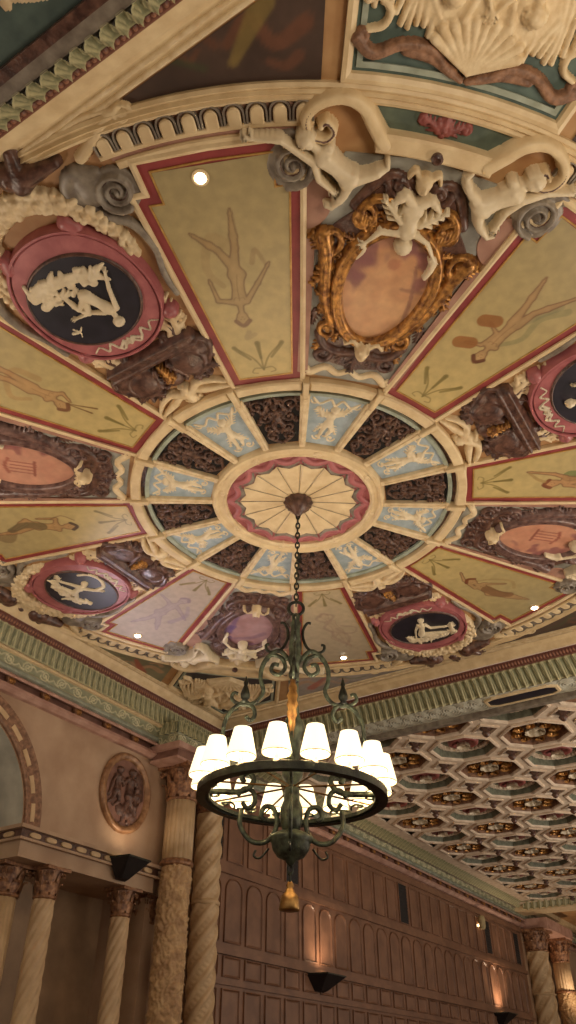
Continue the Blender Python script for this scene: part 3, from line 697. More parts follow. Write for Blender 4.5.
# shared surroundings
def volute(rho,tau,my,r=.25,sg=1):
    vo=[cap(rho,tau*my,r,k=.10)]
    vo+=spiral(rho,tau*my,r*.86,180,2.1,.036,.02,sg*my,1.3,.04,.14)
    return vo
def vgroove(rho,tau,my,par,off,r=.25,sg=1):
    tau*=my; g=[]; n=30
    P=[]
    for i in range(n+1):
        t=i/n; rr=r*.86*((1-t)*.86+.14)*1.0-.036*(1-t*.5); a=pi+sg*my*2*pi*2.1*t; P.append((rho+rr*math.cos(a),tau+rr*math.sin(a)))
    for i in range(4,n): g.append(cap(*P[i],.012,*P[i+1],.012,1))
    relief('dark_groove',g,'umber',par,off=off,res=.009,base=.055)
tc=cth('scroll_crest',3.08,0,0,'x','carved crest','dark carved crests at the foot of the medallions'); co=(3.08,0,0)
q=[]
q+=[cap(3.3,-.52,.13,3.3,.52,.13,.7,.02),cap(3.36,-.6,.035,3.36,.6,.035,1,.09),cap(3.25,-.62,.03,3.25,.62,.03,1,.09)]
for s in (-1,1):
    q+=[cap(3.02,s*.34,.24,k=.4),cap(3.12,s*.52,.16,k=.5)]
    q+=spiral(3.0,s*.36,.21,0,1.5,.032,.018,s,1,.05)
    q+=flower(3.0,s*.36,.1,.7,.05)+leaf(2.85,s*.28,180+s*-25,.2,.09)+spiral(3.43,s*.28,.06,0,1.1,.03,.018,s,1,.02)
    q+=stroke([(3.28,s*.6),(3.14,s*.7),(2.98,s*.62),(2.84,s*.46),(2.76,s*.24)],.045,.03,.9,.02)
q+=[cap(2.9,0,.14,k=.4)]
for s in (-1,1):
    for i in range(7):
        an=R(100+32*i); q.append(cap(3.0+.2*math.cos(an),s*(.36+.2*math.sin(an)),.022,3.0+.29*math.cos(an),s*(.36+.29*math.sin(an)),.03,1,.02))
    for i in range(7): q.append(cap(3.24,s*(.04+.085*i),.012,3.36,s*(.04+.085*i),.012,1,.1))
    q+=leaf(3.44,s*.45,s*40,.2,.09,.7,.02)+leaf(3.12,s*.1,180-s*20,.3,.1,.7,.05)+leaf(2.86,s*.44,180-s*60,.2,.08,.7,.02)
relief('crest_carving',q,'umber',tc,off=co,res=.012,base=.03)
relief('gilt_flower',flower(2.95,0,.09,.9,.05)+leaf(2.98,0,0,.2,.08,.6,.05),'gold',tc,off=co,base=.07)
te=cth('spread_eagle',2.58,0,0,'x','carved eagle','cream spread eagles at the central ring'); eo=(2.58,0,0)
q=[cap(2.62,0,.085,2.5,0,.07,1),cap(2.7,.03,.05,k=1,lift=.04),cap(2.73,.0,.02,2.75,-.04,.012,1,.05)]
for s in (-1,1):
    for i in range(6): q.append(cap(2.63-.02*i,s*(.06+.035*i),.045,2.54-.03*i+.05,s*(.2+.06*i),.024,.9,.02))
    q+=stroke([(2.6,s*.06),(2.68,s*.2),(2.62,s*.38),(2.52,s*.5)],.06,.025,.9,.02)
    q+=leaf(2.5,s*.1,180-s*-40,.13,.06)
relief('eagle_carving',q,'cream2',te,off=eo,res=.01,base=.03)
tl=cth('leaf_spray',3.58,0,0,'x','leaf spray','cream leaf sprays between crest and medallion'); lo=(3.58,0,0)
for s in (-1,1):
    relief('leaf_cluster',leaf(3.42,s*.5,0+s*18,.5,.16,.6,.02,5)+leaf(3.5,s*.42,s*-30,.3,.12)+flower(3.42,s*.52,.09)+flower(3.54,s*.62,.07)+[cap(3.38,s*.34,.06,3.46,s*.5,.07,.8)],'cream2',tl,off=lo,res=.012,base=.02)
tf=cth('fruit_garland',5.35,0,0,'x','fruit garland','cream fruit garlands round the outer end of the medallions'); fo_=(5.35,0,0)
q=[];rng=random.Random(3)
for i in range(210):
    t_=rng.random()*2-1; an=t_*R(100); w=rng.uniform(-.5,.5); rr_=.26*(1-.65*abs(t_)**1.5)
    cx=4.62+ (.88+w*rr_)*math.cos(an)*1.0; cy=(.76+w*rr_)*math.sin(an)
    q.append(cap(cx,cy,rng.uniform(.03,.055),k=1,lift=.04*(1-abs(w))))
P=[(4.62+.88*math.cos(R(u)),.76*math.sin(R(u))) for u in range(-100,101,10)]
for i in range(len(P)-1):
    w=.02+.12*(1-.65*abs((i-10)/10)**1.5); q.append(cap(*P[i],w,*P[i+1],w,.45))
relief('garland_carving',q,'cream2',tf,off=fo_,res=.011,base=.03)
tk=cth('carved_bracket',5.85,0,0,'x','carved bracket','dark brackets and tassel outside the medallions'); ko=(5.85,0,0)
q=[]
for s in (-1,1):
    q+=[cap(5.66,s*.42,.13,5.6,s*.78,.06,.8,.03),cap(5.62,s*.36,.12,5.9,s*.5,.07,.9,.03),cap(5.72,s*.32,.16,k=.8)]+flower(5.72,s*.3,.075,.8,.1)+leaf(5.8,s*.5,s*20,.2,.12,.6)
q+=flower(5.98,0,.1,.9)+leaf(6.0,0,0,.2,.12,.7)+[cap(5.82,0,.1,5.95,0,.07,.8)]
relief('bracket_carving',q,'umber',tk,off=ko,res=.013,base=.03)
tv=cth('grey_volute',5.05,1.1,0,'x','volute','grey volutes beside the medallions')
def gv(my,par,off):
    q=volute(5.08,1.07,my,.24,1)
    q+=stroke([(5.3,my*.98),(5.42,my*.8),(5.3,my*.66),(5.08,my*.7),(4.86,my*.82)],.09,.07,.5)
    q+=[cap(5.38,my*.86,.12,5.2,my*.86,.16,.4)]
    q+=stroke([(4.9,my*.84),(4.7,my*.97),(4.4,my*.98),(4.1,my*.86),(3.85,my*.82)],.05,.04,.8,.01)
    relief('volute_carving',q,'grey',par,off=off,res=.011,base=.03); vgroove(5.08,1.07,my,par,off,.24)
tv1=cth('grey_volute',5.05,0,0,'x','volute','grey volutes beside the medallions'); gv(1,tv1,(5.05,0,0))
tv2=cth('grey_volute',5.05,0,0,'x','volute','grey volutes beside the medallions'); gv(-1,tv2,(5.05,0,0))
bpy.data.objects.remove(tv)
# cream flowing scroll mouldings outside
def flow(my,par,off):
    q=stroke([(5.5,my*1.0),(5.58,my*1.25),(5.66,my*1.5),(5.6,my*1.62)],.06,.05,.8)+spiral(5.6,my*1.6,.1,90*my,1.3,.03,.018,-my,1,.02)
    q+=stroke([(5.72,my*.55),(5.76,my*.9),(5.78,my*1.2),(5.7,my*1.5)],.045,.03,.8)
    relief('scroll_carving',q,'cream',par,off=off,res=.013,base=.02)
tw1=cth('cream_scroll',5.6,0,0,'x','cream scroll','cream scrolls outside the volutes'); flow(1,tw1,(5.6,0,0))
tw2=cth('cream_scroll',5.6,0,0,'x','cream scroll','cream scrolls outside the volutes'); flow(-1,tw2,(5.6,0,0))
side={0:('left','right'),90:('upper','right-hand'),180:('lower','upper'),270:('left','lower')}
fd={0:'the lower right medallion',90:'the lower left medallion',180:'the upper left medallion',270:'the right edge medallion'}
s1={0:'right',90:'left',180:'lower',270:'upper'}   # side of +tangential in the photo
items=[(tc,3.08,'dark brown carved double-scroll crest at the inner foot of %s'),(te,2.58,'cream spread eagle on the central ring pointing at %s'),(tl,3.58,'pair of cream leaf sprays between crest and rose frame of %s'),
 (tf,5.35,'cream fruit garland round the outer end of %s'),(tk,5.85,'dark brown brackets with hanging tassel outside %s'),(tv1,5.05,'grey scroll volute on the counterclockwise flank of %s'),(tv2,5.05,'grey scroll volute on the clockwise flank of %s'),
 (tw1,5.6,'cream flowing scroll moulding on the counterclockwise flank of %s'),(tw2,5.6,'cream flowing scroll moulding on the clockwise flank of %s')]
sideword={0:('left-hand','right-hand'),90:('left-hand','right-hand'),180:('upper','lower')}
plus={0:'left',90:'upper',180:'lower left',270:'right'}; minus={0:'right',90:'lower right',180:'upper right',270:'upper'}
plus={0:'chandelier side',90:'left edge side',180:'trumpet player side',270:'right edge side'}
minus={0:'side next to the red-haired dancer panel',90:'side next to the light-washed yellow panel',180:'side next to the upper left yellow panel',270:'side next to the cymbal dancer panel'}
plus={0:'towards the pale sketched panel',90:'towards the left edge',180:'towards the upper left panel',270:'towards the right edge'}
minus={0:'towards the dancer panel',90:'towards the light-washed panel',180:'towards the trumpet player',270:'towards the cymbal dancer'}
tms=[tm]+[dup(tm,plc(4.32,0,a),(0,0,R(a))) for a in (90,180,270)]
for k,a in enumerate((0,90,180,270)):
    t=tms[k]
    t['label']=mlab[a][0]
    relief('ivory_figure',figs[a],'creamfig',t,off=(4.32,0,0),res=.009,base=.135)
for root,rh,lb in items:
    for k,a in enumerate((0,90,180,270)):
        t=root if k==0 else dup(root,plc(rh,0,a),(0,0,R(a)))
        l=lb%fd[a]
        if 'flank of' in l:
            l=l.split(' on the ')[0]+' beside '+fd[a]+', '+(plus[a] if 'counterclockwise' in lb else minus[a])
        t['label']=l

# ================================================================== CARTOUCHE SECTORS (45, 135, 225, 315)
# pale ground field with mauve lobes
tg2=cth('ground_field',3.5,0,45,'x','ground panel','blue-grey ground fields behind the cartouches'); go=(3.5,0,0)
HG=lambda r: r*math.tan(R(22.5))-(HW(r)/math.cos(R(22.5))*1.0) -.2
gp=[(2.46,-.5),(2.9,-.58),(4.3,-.86),(4.55,-.8),(4.8,-.95),(5.2,-.8),(5.3,0),(5.2,.8),(4.8,.95),(4.55,.8),(4.3,.86),(2.9,.58),(2.46,.5)]
MB().plate(gp,0,-.018).obj('blue_grey_ground','bluegrey',tg2,off=go)
for s in (-1,1):
    MB().plate(ell(4.62,s*1.08,.3,.3,32) ,0,-.028,.006).obj('mauve_lobe','mauve',tg2,off=go)
    P=[(2.5,s*.5),(4.25,s*.86),(4.25,s*.96),(2.5,s*.6)]
    if s<0: P=P[::-1]
    MB().plate(P[::-1],0,-.05,.012).obj('side_fillet','mauve',tg2,off=go)
q=[]
for s in (-1,1): q+=stroke([(2.5,s*.46),(2.62,s*.3),(2.55,s*.14),(2.62,0)],.05,.035,.6)+flower(2.52,s*.5,.07,.7)
relief('scalloped_festoon',q,'cream2',tg2,off=go,res=.012,base=.03)
tt=cth('painted_cartouche',3.85,0,45,'x','cartouche','carved cartouches framing small landscapes'); to=(3.85,0,0)
def egg(a,b,n=64):
    return [(3.86+a*math.cos(2*pi*i/n), .01+b*(1-.12*math.cos(2*pi*i/n)*-1)*math.sin(2*pi*i/n)) for i in range(n)]
E0=egg(.68,.44)
bk_=[(2.66,0),(2.74,.36),(3.0,.5),(3.4,.54),(3.7,.6),(4.1,.7),(4.4,.74),(4.7,.52),(5.0,.34),(5.06,0)]
bk_=bk_+[(x,-y) for x,y in bk_[1:-1][::-1]]
bk2=[tuple(p[:2]) for p in spl([bk_[-1]]+bk_+[bk_[0]],4)][4:-1]
MB().plate(bk2[::-1],0,-.045,.012).obj('backing_shield','umber',tt,off=to)
MB().sweep(E0,[(-.01,-.06),(.0,-.13),(.035,-.15),(.06,-.13),(.085,-.16),(.12,-.13),(.15,-.04)]).obj('gilt_oval_rim','gold',tt,off=to,smooth=True)
q=[]
for s in (-1,1):
    q+=stroke([(3.3,s*.4),(3.6,s*.56),(3.9,s*.64),(4.15,s*.7),(4.35,s*.78)],.07,.09,.9,.03)
    q+=spiral(4.3,s*.72,.16,180,1.5,.045,.022,s,.9,.04)+spiral(4.62,s*.46,.14,0,1.4,.04,.02,-s,.9,.04)
    q+=leaf(4.0,s*.6,s*150,.3,.13,.6,.04)+leaf(3.6,s*.55,180-s*-20,.34,.12,.6,.03)+leaf(4.2,s*.72,s*60,.2,.12,.6,.03)
    q+=spiral(3.18,s*.42,.12,0,1.4,.035,.02,s,.9,.03)+leaf(3.1,s*.4,180-s*20,.26,.12,.6)
    q+=stroke([(4.5,s*.36),(4.66,s*.5),(4.82,s*.42),(4.86,s*.24)],.055,.05,.9,.03)
    for i in range(9):
        an=R(20+16*i); q+=leaf(3.86+.8*math.cos(an),s*.56*math.sin(an),math.degrees(math.atan2(s*math.sin(an),math.cos(an)))+25*s,.15,.08,.7,.03,3)
    for i in range(7): q.append(cap(4.5+.02*i,s*(.3+.035*i),.016,4.62+.014*i,s*(.32+.03*i),.016,1,.07))
relief('gilt_scrollwork',q,'gold',tt,off=to,res=.011,base=.03)
q=[]
for s in (-1,1):
    q+=spiral(5.0,s*.2,.12,90*s,1.4,.045,.025,s,.9,.03)+stroke([(4.72,s*.56),(4.95,s*.45),(5.1,s*.3),(5.06,s*.12)],.06,.05,.8)
    q+=spiral(2.82,s*.4,.13,0,1.4,.04,.022,-s,.9,.03)+stroke([(3.1,s*.5),(2.96,s*.4),(2.9,s*.2),(2.96,0)],.06,.06,.9,.02)
    q+=leaf(2.95,s*.18,180,.22,.1,.6,.03)+leaf(3.4,s*.62,180,.2,.1,.6)
    q+=spiral(3.72,s*.66,.07,0,1.2,.03,.02,s,.9,.02)
q+=leaf(2.92,0,180,.3,.14,.7,.03)+[cap(2.9,-.2,.08,2.9,.2,.08,.7)]
q+=[cap(5.04,-.2,.04,5.04,.2,.04,.9)]
relief('crown_scrollwork',[c for c in q if c[0]>4],'umber',tt,off=to,res=.011,base=.02)
q=[c for c in q if c[0]<4 and not (3.6<c[0]<3.9)]
relief('foot_scrollwork',q,'umber',tt,off=to,res=.011,base=.02)
PU=body(.082,(4.44,.02),(4.62,.0),(4.84,-.02),armA=((4.54,.24),(4.38,.36)),armB=((4.56,-.26),(4.4,-.38)),legA=((4.98,.12),(4.88,.24)),legB=((4.98,-.14),(4.86,-.22)))+leaf(4.7,.1,50,.3,.1,.7,.02)+leaf(4.7,-.1,-50,.3,.1,.7,.02)
PU+=stroke([(4.36,.37),(4.26,.4),(4.12,.37)],.05,.025,.8)+stroke([(4.4,-.38),(4.3,-.36),(4.2,-.4)],.04,.02,.8)
relief('reclining_putto',PU,'creamfig',tt,off=to,res=.01,base=.12)
q=[cap(3.06,.02,.085,3.0,.02,.07,1.1,.03),cap(3.06,.02,.02,3.03,.02,.028,1,.11),cap(3.1,-.03,.02,k=1,lift=.1),cap(3.1,.07,.02,k=1,lift=.1)]
for s in (-1,1): q+=stroke([(3.1,.02+s*.06),(3.16,.02+s*.14),(3.1,.02+s*.22)],.035,.02,.9)+flower(3.13,.02+s*.05,.05)
relief('mask',q,'cream2',tt,off=to,res=.009,base=.14)
q=[cap(5.12,0,.08,5.06,0,.065,1.1,.03),cap(5.1,0,.022,5.07,0,.026,1,.12)]+[c for s in (-1,1) for c in stroke([(5.15,s*.06),(5.2,s*.12),(5.12,s*.16)],.03,.018)]
relief('mask',q,'cream2',tt,off=to,res=.009,base=.08)
tpd=cth('scroll_pediment',5.45,0,45,'x','pediment','cream broken scroll pediments above the cartouches'); pdo=(5.45,0,0)
MB().plate(sector(5.34,5.52,-6.0,6.0,10)[::1],0,-.16,.025).obj('strap','cream',tpd,off=pdo)
MB().lathe([(.055,-.15),(.055,-.2),(.03,-.22),(.02,-.2)],(5.4,0,0),16).obj('bolt_boss','umber',tpd,off=pdo)
for s in (-1,1):
    P=spl([(5.40,s*.5),(5.52,s*.62),(5.66,s*.76),(5.71,s*.95),(5.63,s*1.14),(5.48,s*1.24),(5.34,s*1.18),(5.31,s*1.04),(5.4,s*.97),(5.47,s*1.05),(5.43,s*1.1)],6)
    q=[]
    for i in range(len(P)-1):
        f=i/len(P); w=.085*(1-f)+.026*f; q.append(cap(*P[i],w,*P[i+1],w,.6,.1))
    q+=[cap(P[-1][0],P[-1][1],.035,k=1,lift=.12)]
    relief('scroll_arm',q,'cream',tpd,off=pdo,res=.012,base=.03)
    q=[]
    for i in range(len(P)-1):
        f=i/len(P); q.append(cap(*P[i],.012,*P[i+1],.012,1))
    relief('groove_line',q,'umberpur',tpd,off=pdo,res=.01,base=.155)
relief('red_mask',flower(5.6,0,.09)+leaf(5.58,.04,60,.2,.09)+leaf(5.58,-.04,-60,.2,.09)+leaf(5.62,0,0,.12,.08)+spiral(5.64,.2,.05,0,1.2,.02,.014,1)+spiral(5.64,-.2,.05,0,1.2,.02,.014,-1),'coffred',tpd,off=pdo,base=.03)
MB().plate(sector(5.5,5.78,-6.5,6.5,10),0,-.014).obj('green_ground','green',tpd,off=pdo)
FA=body(.085,(5.3,-1.2),(5.17,-1.0),(5.02,-.72),armA=((5.24,-1.42),(5.2,-1.68)),armB=((4.96,-1.0),(4.88,-.86)),legA=((4.86,-.72),(4.7,-.8)),legB=((5.1,-.52),(5.2,-.4)),look=(0,0))
FA=[ (a_,b_,c_,d_,e_,f_,g_,h_+.02) for a_,b_,c_,d_,e_,f_,g_,h_ in FA]
tfa=cth('reclining_figure',5.1,0,45,'x','sculpted figure','cream figures reclining against the scroll pediments')
relief('figure_body',FA,'creamfig',tfa,off=(5.1,0,0),res=.01,base=.12)
FB=mir(body(.088,(5.28,-.62),(5.2,-.72),(4.98,-.6),armA=((5.3,-.98),(5.34,-1.25)),armB=((5.05,-.5),(4.92,-.5)),legA=((4.84,-.66),(4.74,-.78)),legB=((4.86,-.5),(4.72,-.62))))
FB=mir(body(.088,(5.38,-1.0),(5.22,-.86),(5.02,-.62),armA=((5.3,-1.16),(5.34,-1.36)),armB=((5.02,-.86),(4.86,-.84)),legA=((4.84,-.66),(4.72,-.8)),legB=((5.16,-.42),(5.26,-.36))))
tfb=cth('reclining_figure',5.1,0,45,'x','sculpted figure','cream figures reclining against the scroll pediments')
relief('figure_body',FB,'creamfig',tfb,off=(5.1,0,0),res=.01,base=.12)
tva=cth('grey_volute',5.0,0,45,'x','volute','grey volutes beside the cartouches'); relief('volute_carving',volute(4.98,1.25,-1,.25,1)+stroke([(5.1,-1.1),(5.24,-1.3),(5.2,-1.44)],.08,.05,.5),'grey',tva,off=(5,0,0),base=.03); vgroove(4.98,1.25,-1,tva,(5,0,0))
tvb=cth('grey_volute',5.0,0,45,'x','volute','grey volutes beside the cartouches'); relief('volute_carving',volute(5.0,1.23,1,.25,1)+stroke([(5.1,1.1),(5.24,1.3),(5.2,1.44)],.08,.05,.5),'grey',tvb,off=(5,0,0),base=.03); vgroove(5.0,1.23,1,tvb,(5,0,0))
cd={45:'lower centre cartouche',135:'left edge cartouche',225:'large top gilt cartouche',315:'right edge cartouche'}
clab={45:'ornate pinkish-brown cartouche with lilac landscape, lower centre left of the chandelier stem',135:'dark brown framed cartouche with pink temple scene, cut by the left edge',225:'large gilded rococo cartouche with pink and purple landscape and cream putto, upper centre',315:'dark brown framed cartouche with orange-pink landscape, cut by the right edge'}
def paint_land(a):
    P=np.array(egg(.69,.45,96)); V=[(3.86,.01)];n=96;K=26
    for j in range(1,K+1):
        for x,y in P: V.append((3.86+(x-3.86)*j/K,.01+(y-.01)*j/K))
    F=[(0,1+(i+1)%n,1+i) for i in range(n)]
    for j in range(K-1):
        for i in range(n): F.append((1+j*n+i,1+j*n+(i+1)%n,1+(j+1)*n+(i+1)%n,1+(j+1)*n+i))
    V=np.array(V);X,Y=V[:,0],V[:,1]
    N=pnoise(X,Y,3.2,a)*.5+pnoise(X,Y,8,a+5)*.3
    base={225:(196,144,104),45:(170,128,124),135:(186,132,112),315:(190,132,106)}[a]; hi={225:(214,166,122),45:(186,150,150),135:(200,150,126),315:(204,150,122)}[a]
    tt_=np.clip(.5+1.6*N,0,1)[:,None]; Cc=np.array(srgb(base))*(1-tt_)+np.array(srgb(hi))*tt_
    pu=(136,84,84) if a!=45 else (112,86,120)
    tr=[((4.3,-.26),.22),((4.1,-.36),.2),((4.35,.1),.15),((3.95,-.36),.17),((4.3,.32),.17),((4.0,.38),.12)] if a==225 else [((4.3,.28),.16),((4.1,.36),.14),((3.9,.3),.1),((4.4,-.1),.1),((3.6,.36),.1)]
    for (x,y),r in tr:
        A=np.clip((r-np.hypot(X-x,Y-y)+N*.4)/.07,0,1)[:,None]*.85; Cc=Cc*(1-A)+np.array(srgb(pu))*A
    if a==225:
        blend(X,Y,Cc,[(3.4,.36),(3.8,.34),(4.2,.26)],.025,.02,(140,96,84),.7); blend(X,Y,Cc,[(3.9,.2),(3.9,.45)],.02,.02,(140,96,84),.6)
        blend(X,Y,Cc,[(4.18,.02)],.07,.07,(176,110,84),.6)
    elif a in (135,315):
        for i in range(4): blend(X,Y,Cc,[(4.05,-.16+.07*i),(3.75,-.16+.07*i)],.012,.012,(128,62,56),.7)
        blend(X,Y,Cc,[(3.72,-.2),(3.72,.1)],.02,.02,(128,62,56),.8); blend(X,Y,Cc,[(4.07,-.2),(4.12,-.05),(4.07,.1)],.025,.025,(140,72,62),.8)
    else:
        blend(X,Y,Cc,[(3.5,.3),(4.1,.32)],.05,.04,(100,80,128),.6,.04); blend(X,Y,Cc,[(4.0,-.3),(4.2,-.1),(4.3,.2)],.06,.05,(120,92,112),.6,.04)
    blend(X,Y,Cc,[(4.4,-.3),(4.44,0),(4.4,.3)],.08,.08,(124,78,84),.4,.06)
    return np.stack([X,Y,np.full(len(X),-.07)],1),F,Cc
tts=[tt]+[dup(tt,plc(3.85,0,a),(0,0,R(a))) for a in (135,225,315)]
for k,a in enumerate((45,135,225,315)):
    t=tts[k]
    t['label']=clab[a]
    V,F,Cc=paint_land(a); link('landscape_painting',V,F,'paint',t,off=to,cols=Cc)
    if a!=225:
        for ch in t.children:
            if ch.name.startswith(('gilt_oval_rim','gilt_scrollwork')): setmat(ch,'umberpur')
    for root,rh,lb in ((tg2,3.5,'blue-grey ground with mauve lobes behind the '),(tpd,5.45,'cream broken scroll pediment with bolt above the '),(tfa,5.1,None),(tfb,5.1,None),(tva,5.0,None),(tvb,5.0,None)):
        u=root if k==0 else dup(root,plc(rh,0,a),(0,0,R(a)))
        wd={45:('right-hand','left-hand'),135:('lower','upper'),225:('left-hand','right-hand'),315:('upper','lower')}[a]
        wd={45:('right-hand','left-hand'),135:('lower','upper'),225:('left-hand','right-hand'),315:('upper','lower')}[a]
        if lb: u['label']=lb+cd[a]
        elif root in (tfa,): u['label']='cream reclining nude with outstretched arm, %s of the pair at the %s'%(wd[0],cd[a])
        elif root in (tfb,): u['label']='cream reclining nude with raised head, %s of the pair at the %s'%(wd[1],cd[a])
        elif root is tva: u['label']='grey spiral volute, %s of the pair beside the %s'%(wd[0],cd[a])
        else: u['label']='grey spiral volute, %s of the pair beside the %s'%(wd[1],cd[a])

# ================================================================== SPANDRELS
FX0,FX1,FY0,FY1=1.98-CX,13.58-CX,-1.21-CY,10.3-CY
def spandrel_poly(a0,a1,r=5.88):
    # region outside the circle between two bearings, clipped by the frame rectangle
    def hit(a):
        c,s=math.cos(R(a)),math.sin(R(a)); ts=[]
        if c>1e-6: ts.append(FX1/c)
        if c<-1e-6: ts.append(FX0/c)
        if s>1e-6: ts.append(FY1/s)
        if s<-1e-6: ts.append(FY0/s)
        return min(ts)
    n=14; inner=[];outer=[]
    for i in range(n+1):
        a=a0+(a1-a0)*i/n; h=hit(a)
        if h<r+.02: continue
        inner.append((r*math.cos(R(a)),r*math.sin(R(a)))); outer.append((h*math.cos(R(a)),h*math.sin(R(a))))
    return inner,outer
def cornerpt(a):
    return (FX1 if math.cos(R(a))>0 else FX0, FY1 if math.sin(R(a))>0 else FY0)
sp_names={225:'large cream shell drapery relief with putti on teal, top right corner',45:'cream figure relief on dark blue ground in the corner left of the chandelier stem',135:'cream shell relief in the corner beyond the left edge',315:'cream shell relief in the corner beyond the right edge'}
for a in (45,135,225,315):
    loc=(CX,CY,CZ)
    t=empty('corner_relief',loc,sp_names[a],'corner relief','corner relief panels'); t.rotation_euler=(0,0,R(a))
    # panel in radial frame
    cxp,cyp=cornerpt(a); cr_=math.hypot(cxp,cyp)
    d=10.0
    def inr(p):
        c,s=math.cos(R(a)),math.sin(R(a)); return (p[0]*c+p[1]*s,-p[0]*s+p[1]*c)
    def hitf(th):
        inn,out=spandrel_poly(th,th+.01); return out[0]
    A0=inr(hitf(a-d)); A1=inr(hitf(a+d)); CC=inr((cxp,cyp))
    arc=[(5.885*math.cos(R(u)),5.885*math.sin(R(u))) for u in np.linspace(-d,d,9)]
    # CCW: arc from -d to d, then A1, corner, A0
    P=arc+[A1,CC,A0]
    P=P[::-1]
    MB().plate(P,0,-.012).obj('teal_ground','teal' if a!=45 else 'navy',t)
    MB().sweep(P,[(-.0,-.01),(-.0,-.06),(-.04,-.07),(-.08,-.05),(-.09,-.01)]).obj('cream_frame','cream',t)
    MB().sweep(offset(P,-.12),[(0,-.012),(0,-.03),(-.05,-.03),(-.05,-.012)]).obj('blue_border','palegreen',t)
    rm=CC[0]
    rg=random.Random(a)
    q=[cap(6.7,-.35,.36,6.7,.35,.36,.22),cap(7.2,-.2,.3,7.2,.2,.3,.25),cap(6.4,0,.2,6.8,0,.34,.25)]
    for i in range(11):
        an=R(-60+12*i); L_=.42+.03*(i%2); q.append(cap(6.1,0,.02,6.1+L_*math.cos(an),L_*math.sin(an),.055,1.1,.05))
    for s_ in (-1,1):
        for i in range(9):
            y=.42+.062*i; x=6.3+.02*i+.05*math.sin(i*1.3)
            q+=stroke([(x,s_*y),(x+.22,s_*(y+.03*math.sin(i))),(x+.42,s_*(y-.05)),(x+.66,s_*(y-.12))],.026,.045,1.0,.03)
        q+=stroke([(6.24,s_*.92),(6.3,s_*.8),(6.42,s_*.78),(6.5,s_*.9),(6.44,s_*1.0)],.03,.04,.9,.04)
        q+=body(.095,(6.66,s_*.34),(6.88,s_*.33),(7.14,s_*.24),armA=((6.74,s_*.1),(6.62,s_*.02)),armB=((7.0,s_*.55),(7.12,s_*.66)),legA=((7.34,s_*.32),(7.5,s_*.2)),legB=((7.3,s_*.1),(7.48,s_*.02)),lift=.08)
        q+=leaf(7.05,s_*.55,s_*70,.22,.16,.7,.05)+leaf(7.3,s_*.42,s_*30,.25,.14,.7,.05)+stroke([(6.5,s_*.2),(6.8,s_*.12),(7.1,s_*.05)],.04,.05,1,.07)
    for i in range(26):
        x=rg.uniform(6.45,7.4); y=rg.uniform(-.6,.6); an=rg.uniform(-.7,.7); q.append(cap(x,y,.02,x+.2*math.cos(an),y+.2*math.sin(an),.035,1.0,.05))
    q=[c for c in q if max(c[0],c[3])<rm-.15 and max(abs(c[1]),abs(c[4]))<max(.2,1.0 if c[0]<7.2 else .7)]
    relief('shell_drapery',q,'cream2',t,res=.011,base=.02)
    if a!=45:
        for s_ in (-1,1):
            q=stroke([(6.04,s_*.03),(6.1,s_*.18),(6.22,s_*.36),(6.2,s_*.6),(6.08,s_*.82),(6.16,s_*.98)],.03,.06,.7,.03)+stroke([(6.08,s_*.12),(6.15,s_*.32),(6.16,s_*.55)],.05,.05,.5,.02)+spiral(6.2,s_*.96,.06,180,1.1,.03,.018,s_,.8,.03)
            relief('umber_ribbon',q,'coffbrown',t,res=.011,base=.04)
